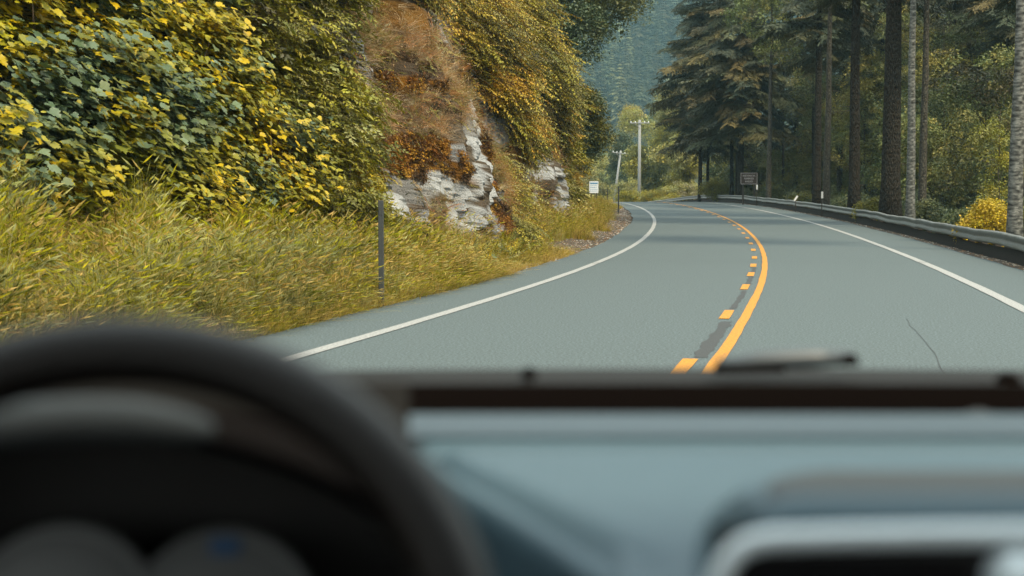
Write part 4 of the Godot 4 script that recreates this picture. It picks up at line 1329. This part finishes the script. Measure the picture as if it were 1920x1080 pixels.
func build_right_wood() -> void:
	# the trunks one can tell apart: [pixel column, forward distance, diameter, height, kind, label]
	var main := [
		[1902.0, 36.0, 0.40, 17.0, "pale", "pale grey straight trunk at the far right frame edge"],
		[1668.0, 58.0, 0.84, 30.0, "fir", "thickest dark fir trunk behind the guardrail"],
		[1706.0, 55.0, 0.37, 19.0, "pale", "pale grey trunk close right of the thickest dark trunk"],
		[1727.0, 66.0, 0.42, 22.0, "brown", "mottled darker trunk just right of the pale grey one"],
		[1600.0, 68.0, 0.58, 28.0, "fir", "dark straight fir trunk left of the thickest one"],
		[1548.0, 75.0, 0.40, 20.0, "brown", "slim grey-brown trunk between the fir trunks and the brown sign"],
		[1530.0, 88.0, 0.55, 26.0, "fir", "dark fir trunk half hidden behind the slim grey-brown trunk"],
		[1440.0, 100.0, 0.40, 18.0, "brown", "thin forked grey trunk right of the brown sign"],
		[1387.0, 112.0, 0.55, 27.0, "spruce", "dark fir just left of the brown sign with spreading boughs"],
		[1371.0, 118.0, 0.36, 24.0, "spruce", "thin dark fir beside the fir left of the brown sign"],
		[1312.0, 128.0, 0.40, 27.0, "spruce", "leftmost tall fir of the right wood with drooping boughs"],
		[1326.0, 134.0, 0.34, 24.0, "spruce", "slender fir just right of the leftmost tall fir"],
	]
	for e in main:
		var d: float = e[1]
		var x: float = (e[0] - 960.0) / RATIO * d
		var p := place_right(x, d)
		match e[4]:
			"fir": fir_tree("fir_tree", e[5], p, e[3], e[2] / 2, 11.0, 4.2, 130, FIR, M.dark_bark, "standing trunks behind the guardrail")
			"spruce": fir_tree("fir_tree", e[5], p, e[3], e[2] / 2, 5.6, 5.2, 270, FIR + [Color(0.07, 0.06, 0.022)], M.dark_bark, "standing trunks behind the guardrail")
			_:
				var t: float = e[3]
				leafy_tree("alder_tree", e[5], "tree", p, t, e[2] / 2, [[Vector3(0.5, t * 0.62, 0.3), Vector3(1.9, 1.6, 1.9)], [Vector3(-0.9, t * 0.75, 0.0), Vector3(2.2, 1.8, 2.2)], [Vector3(0.6, t * 0.9, -0.4), Vector3(2.2, 2.2, 2.2)], [Vector3(-0.2, t, 0.3), Vector3(1.6, 1.6, 1.6)]], 380, 0.45, ALDER, M.pale_bark if e[4] == "pale" else M.brown_bark, "standing trunks behind the guardrail")
	# depth of the wood
	var firs := []
	for i in 64: firs.append(wood_spot(42.0, 190.0, 9.0, 44.0))
	var fir_names := wood_labels("dark fir", firs)
	for i in firs.size():
		fir_tree("fir_tree", fir_names[i], firs[i], rf(20.0, 30.0), rf(0.14, 0.27), rf(2.5, 7.5), rf(3.0, 4.6), 160, FIR, M.dark_bark, "firs deep in the right wood")
	var slim := []
	for i in 18: slim.append(wood_spot(52.0, 140.0, 4.0, 20.0))
	var slim_names := wood_labels("slim bare-stemmed fir", slim)
	for i in slim.size():
		fir_tree("fir_tree", slim_names[i], slim[i], rf(22.0, 28.0), rf(0.12, 0.2), rf(9.0, 12.0), 3.4, 90, FIR, M.dark_bark, "slim firs in the right wood", Vector2(rf(-0.8, 0.8), 0.0))
	var leafy := []
	for i in 112: leafy.append(wood_spot(34.0, 145.0, 7.0, 36.0))
	var leafy_names := wood_labels("leafy olive tree", leafy)
	for i in leafy.size():
		var t := rf(4.0, 13.0)
		var lobes := []
		for k in 6:
			lobes.append([Vector3(rf(-1.6, 1.6), t * rf(0.3, 0.95), rf(-1.6, 1.6)), Vector3(rf(1.3, 2.1), rf(1.0, 1.7), rf(1.3, 2.1))])
		leafy_tree("alder_tree", leafy_names[i], "tree", leafy[i], t, rf(0.06, 0.12), lobes, 330, 0.42, ALDER if i % 3 else UNDER + ALDER + BROWNISH, M.brown_bark, "leafy trees deep in the right wood")
	var low := []
	for i in 95: low.append(wood_spot(28.0, 140.0, 2.6, 18.0))
	for i in 24: low.append(wood_spot(138.0, 185.0, 8.0, 40.0))
	var low_names := wood_labels("dark green bush behind guardrail", low)
	for i in low.size():
		bush("undergrowth_bush", low_names[i], low[i], rf(1.0, 1.9) if i < 95 else rf(3.0, 4.5), rf(1.0, 2.4) if i < 95 else rf(3.5, 6.0), 210, 0.3 if i < 95 else 0.6, UNDER + ([OLIVE[0]] if i % 3 == 0 else []), "undergrowth behind the guardrail")
	var d := 38.5
	bush("yellow_bush", "bright yellow bush beside the pale trunk at the right frame edge", place_right((1846.0 - 960.0) / RATIO * d, d), 0.95, 1.5, 420, 0.2, [Color(0.52, 0.37, 0.006), Color(0.44, 0.33, 0.008), Color(0.36, 0.26, 0.01)])
	d = 40.0
	bush("yellow_bush", "small paler yellow bush left of the bright yellow one", place_right((1806.0 - 960.0) / RATIO * d, d), 0.5, 0.8, 160, 0.17, [Color(0.3, 0.24, 0.04), Color(0.26, 0.21, 0.03)])
	d = 42.0
	leafy_tree("sapling", "thin yellow-green sapling rising behind the bright yellow bush", "sapling", place_right((1872.0 - 960.0) / RATIO * d, d), 4.2, 0.03, [[Vector3(-0.3, 3.3, 0), Vector3(0.55, 0.5, 0.5)], [Vector3(0.2, 2.5, 0), Vector3(0.5, 0.45, 0.5)], [Vector3(-0.1, 1.7, 0), Vector3(0.55, 0.4, 0.5)], [Vector3(0.3, 1.1, 0), Vector3(0.4, 0.35, 0.4)]], 120, 0.2, [YELLOW[1], YELLOW[3], PALE[0]], M.twig)
	d = 62.0
	bush("yellow_bush", "dull yellow bush between the two dark fir trunks", place_right((1636.0 - 960.0) / RATIO * d, d), 0.9, 1.4, 220, 0.22, OLIVE + [YELLOW[3]])
	for e in [[1356.0, 150.0], [1378.0, 142.0], [1398.0, 152.0], [1421.0, 140.0], [1446.0, 150.0], [1470.0, 138.0]]:
		low.append(place_right((e[0] - 960.0) / RATIO * e[1], e[1]))
		bush("thicket", ["tangled thicket closing the wood left of the fir by the brown sign", "tangled thicket behind the fir by the brown sign", "tangled thicket directly behind the brown sign", "tangled thicket just right of the brown sign", "tangled thicket behind the forked grey trunk", "tangled thicket right of the forked grey trunk"][low.size() - 120], low[-1], 3.6, 7.5, 420, 0.6, UNDER + [OLIVE[0]], "thickets closing the wood")
	d = 120.0
	bush("yellow_bush", "olive yellow bush under the firs left of the brown sign", place_right((1345.0 - 960.0) / RATIO * d, d), 2.2, 2.2, 300, 0.3, OLIVE + [YELLOW[3]])

func place_right(x: float, d: float) -> Vector3:
	# the forest floor under a point right of the road
	var best := 0.0
	var bs := d
	for k in 8:
		var a := frame(bs)
		var off: float = (x - a[0]) * cos(a[2]) - (d - a[1]) * sin(a[2])
		var along: float = (x - a[0]) * sin(a[2]) + (d - a[1]) * cos(a[2])
		bs += along
		best = off
	var p := right_point(bs, best - 5.0)
	return Vector3(x, p.y - 0.05, -d)

func build_distance() -> void:
	# trees and bushes beyond the bend: [column, distance, width, height, palette, label]
	var list := [
		[1268.0, 178.0, 5.0, 15.0, PALE + GREENMIX, "pale olive tree beyond the bend next to the fir wood"],
		[1225.0, 205.0, 5.5, 14.0, GREENMIX + PALE, "rounded green tree above and right of the upright pole"],
		[1176.0, 215.0, 3.2, 11.5, UNDER + [TEAL[2]], "dark green tree between the two utility poles"],
		[1148.0, 250.0, 4.5, 9.5, GREENMIX + PALE, "pale green tree left of the leaning pole"],
		[1180.0, 300.0, 5.0, 21.0, [GOLD[1], PALE[0], GOLD[3]], "golden treetop behind the upright pole"],
		[1293.0, 165.0, 3.4, 12.0, [YELLOW[1], PALE[0], GREENMIX[2]], "yellowish tree against the left edge of the fir wood"],
		[1215.0, 182.0, 4.0, 9.0, GREENMIX + OLIVE, "olive tree low behind the yellow bushes"],
		[1110.0, 230.0, 5.0, 9.0, GREENMIX + PALE, "hazy green tree above the small white sign"],
		[1250.0, 260.0, 6.0, 19.0, GREENMIX + PALE, "tall muted green tree below the far hill"],
		[1120.0, 300.0, 6.0, 16.0, UNDER + GREENMIX, "muted tree left of the poles below the far hill"],
	]
	for e in list:
		var d: float = e[1]
		var x: float = (e[0] - 960.0) / RATIO * d
		var p := place_right(x, d)
		var lobes := []
		for k in 9:
			lobes.append([Vector3(rf(-0.6, 0.6) * e[2], e[3] * lerpf(0.22, 0.95, k / 8.0), rf(-0.5, 0.5) * e[2]), Vector3(e[2] * rf(0.32, 0.5), e[3] * rf(0.1, 0.16), e[2] * rf(0.32, 0.5))])
		leafy_tree("valley_tree", e[5], "tree", p, e[3] * 0.95, 0.16, lobes, 900, 0.62, e[4], M.pale_bark, "trees beyond the bend")
	var bushes := [
		[1225.0, 160.0, 2.6, 2.9, "bright yellow bush spreading right of the upright pole"],
		[1180.0, 158.0, 2.0, 2.2, "yellow bush between the two utility poles"],
		[1262.0, 157.0, 2.4, 2.5, "yellow-green bush beyond the guardrail's far end"],
	]
	for e in bushes:
		bush("valley_bush", e[4], place_right((e[0] - 960.0) / RATIO * e[1], e[1]), e[2], e[3], 420, 0.36, YELLOW + [OLIVE[2], PALE[0]], "yellow bushes beyond the bend")
	bush("valley_bush", "greyish pale bush behind the yellow ones between the poles", place_right((1180.0 - 960.0) / RATIO * 176.0, 176.0), 2.8, 4.4, 420, 0.4, PALE, "pale bushes beyond the bend")
	bush("valley_bush", "pale cream bush at the left edge of the fir wood", place_right((1285.0 - 960.0) / RATIO * 160.0, 160.0), 2.4, 4.2, 420, 0.38, PALE + [Color(0.28, 0.25, 0.14)], "pale bushes beyond the bend")
	bush("valley_bush", "low yellow bush around the foot of the leaning pole", place_right((1150.0 - 960.0) / RATIO * 200.0, 200.0), 2.6, 2.8, 300, 0.4, YELLOW + PALE, "pale bushes beyond the bend")
	var p1 := place_right((1198.0 - 960.0) / RATIO * 163.0, 163.0)
	utility_pole("upright pale utility pole beyond the end of the guardrail", p1, 1.3 + (367.0 - 226.0) * 163.0 / RATIO - p1.y, 0.2, 0.0)
	var p2 := place_right((1147.0 - 960.0) / RATIO * 190.0, 190.0)
	utility_pole("leaning pale utility pole left of the upright one", p2, 1.3 + (367.0 - 282.0) * 190.0 / RATIO - p2.y, 0.17, -0.13)
	# the far hillside
	var spots := []
	for i in 3600:
		var z := 600.0 + 820.0 * pow(rf(0, 1), 1.15)
		var x := rf(-90.0, 230.0) * (0.5 + z / 1100.0)
		spots.append(Vector3(x, hill_height(x, z) - 0.5, -z))
	# those that show largest: the nearest in the gap between cliff and wood
	var shown := []
	var rest := []
	for p in spots:
		var col: float = 960.0 + RATIO * p.x / -p.z
		if col > 1110.0 and col < 1320.0 and -p.z < 900.0 and shown.size() < 60: shown.append(p)
		else: rest.append(p)
	for p in shown:
		var o := part(numbered("hill_conifer"), P.far[rng.randi() % 3], M.hill_needle, self, p)
		tag(o, "hazy conifer standing on the far hillside", "tree", "conifers on the far hillside")
		var t := rf(24.0, 40.0)
		o.rotation.y = rf(0, TAU)
		o.scale = Vector3(t * rf(1.1, 1.5), t, t * rf(1.1, 1.5))
	var sets := [[], [], []]
	var tints := [PackedColorArray(), PackedColorArray(), PackedColorArray()]
	for p in rest:
		var t := rf(24.0, 42.0)
		var k := rng.randi() % 3
		sets[k].append(Transform3D(Basis(Vector3.UP, rf(0, TAU)).scaled(Vector3(t * rf(1.1, 1.5), t, t * rf(1.1, 1.5))), p))
		tints[k].append(vary(pick([FIR[0], FIR[1], FIR[2], Color(0.1, 0.12, 0.055), Color(0.16, 0.17, 0.07)]), 0.25))
	for k in 3:
		var o := scatter("hillside_wood", P.far[k], M.needle, self, sets[k], tints[k])
		o.name = numbered("hillside_wood")
		tag(o, "dense conifer wood covering the far hillside", "wood", "far wood")

# ------------------------------------------------------------------
func _ready() -> void:
	rng.seed = 20240611
	for n in [[n1, 11, 0.05, 3], [n2, 23, 0.09, 4], [n3, 37, 0.1, 3]]:
		n[0].seed = n[1]
		n[0].frequency = n[2]
		n[0].fractal_octaves = n[3]
	cell.seed = 5
	cell.noise_type = FastNoiseLite.TYPE_CELLULAR
	cell.cellular_return_type = FastNoiseLite.RETURN_CELL_VALUE
	cell.frequency = 0.16
	crack.seed = 9
	crack.noise_type = FastNoiseLite.TYPE_CELLULAR
	crack.cellular_return_type = FastNoiseLite.RETURN_DISTANCE2_SUB
	crack.frequency = 0.3
	crack.domain_warp_enabled = true
	crack.domain_warp_amplitude = 1.2
	crack.domain_warp_frequency = 0.3
	# camera
	var cam := Camera3D.new()
	cam.name = "camera"
	add_child(cam)
	cam.position = EYE
	cam.rotation.x = PITCH
	cam.near = 0.05
	cam.far = 5000.0
	var lens := CameraAttributesPhysical.new()
	lens.frustum_focal_length = 59.27
	lens.frustum_focus_distance = 28.0
	lens.exposure_aperture = 4.0
	lens.frustum_near = 0.05
	lens.frustum_far = 5000.0
	cam.attributes = lens
	cam.fov = 22.89
	cam.current = true
	# sky, sun behind thin cloud, air
	var env := Environment.new()
	var sky := ProceduralSkyMaterial.new()
	sky.sky_top_color = lin(0.58, 0.64, 0.64)
	sky.sky_horizon_color = lin(0.76, 0.77, 0.72)
	sky.sky_curve = 0.2
	sky.ground_bottom_color = lin(0.06, 0.06, 0.04)
	sky.ground_horizon_color = lin(0.12, 0.12, 0.09)
	env.background_mode = Environment.BG_SKY
	env.sky = Sky.new()
	env.sky.sky_material = sky
	env.tonemap_mode = Environment.TONE_MAPPER_LINEAR
	env.tonemap_exposure = 3.45
	env.sdfgi_enabled = true
	env.ssao_enabled = true
	env.ssil_enabled = true
	env.fog_enabled = true
	env.fog_density = 0.00024
	env.fog_light_color = lin(0.46, 0.8, 0.9)
	var world := WorldEnvironment.new()
	world.name = "world"
	world.environment = env
	add_child(world)
	var sun := DirectionalLight3D.new()
	sun.name = "sun"
	sun.light_color = Color(1.0, 0.93, 0.8)
	sun.light_energy = 0.5
	sun.light_angular_distance = 10.0
	sun.shadow_enabled = true
	add_child(sun)
	sun.rotation = Vector3(deg_to_rad(-52.0), deg_to_rad(38.0), 0)
	# scene
	materials()
	var hn := leaf_material("hill_needle", 0.8, Color(0.2, 0.2, 0.1))
	hn.albedo_color = lin(0.085, 0.1, 0.05)
	prototypes()
	P.rail_post = soft_box(Vector3(0.15, 0.9, 0.16), 0.01)
	lay_road()
	build_ground()
	guardrail()
	build_car()
	build_signs_posts()
	signs()
	build_left_plants()
	build_grass()
	build_right_wood()
	build_distance()
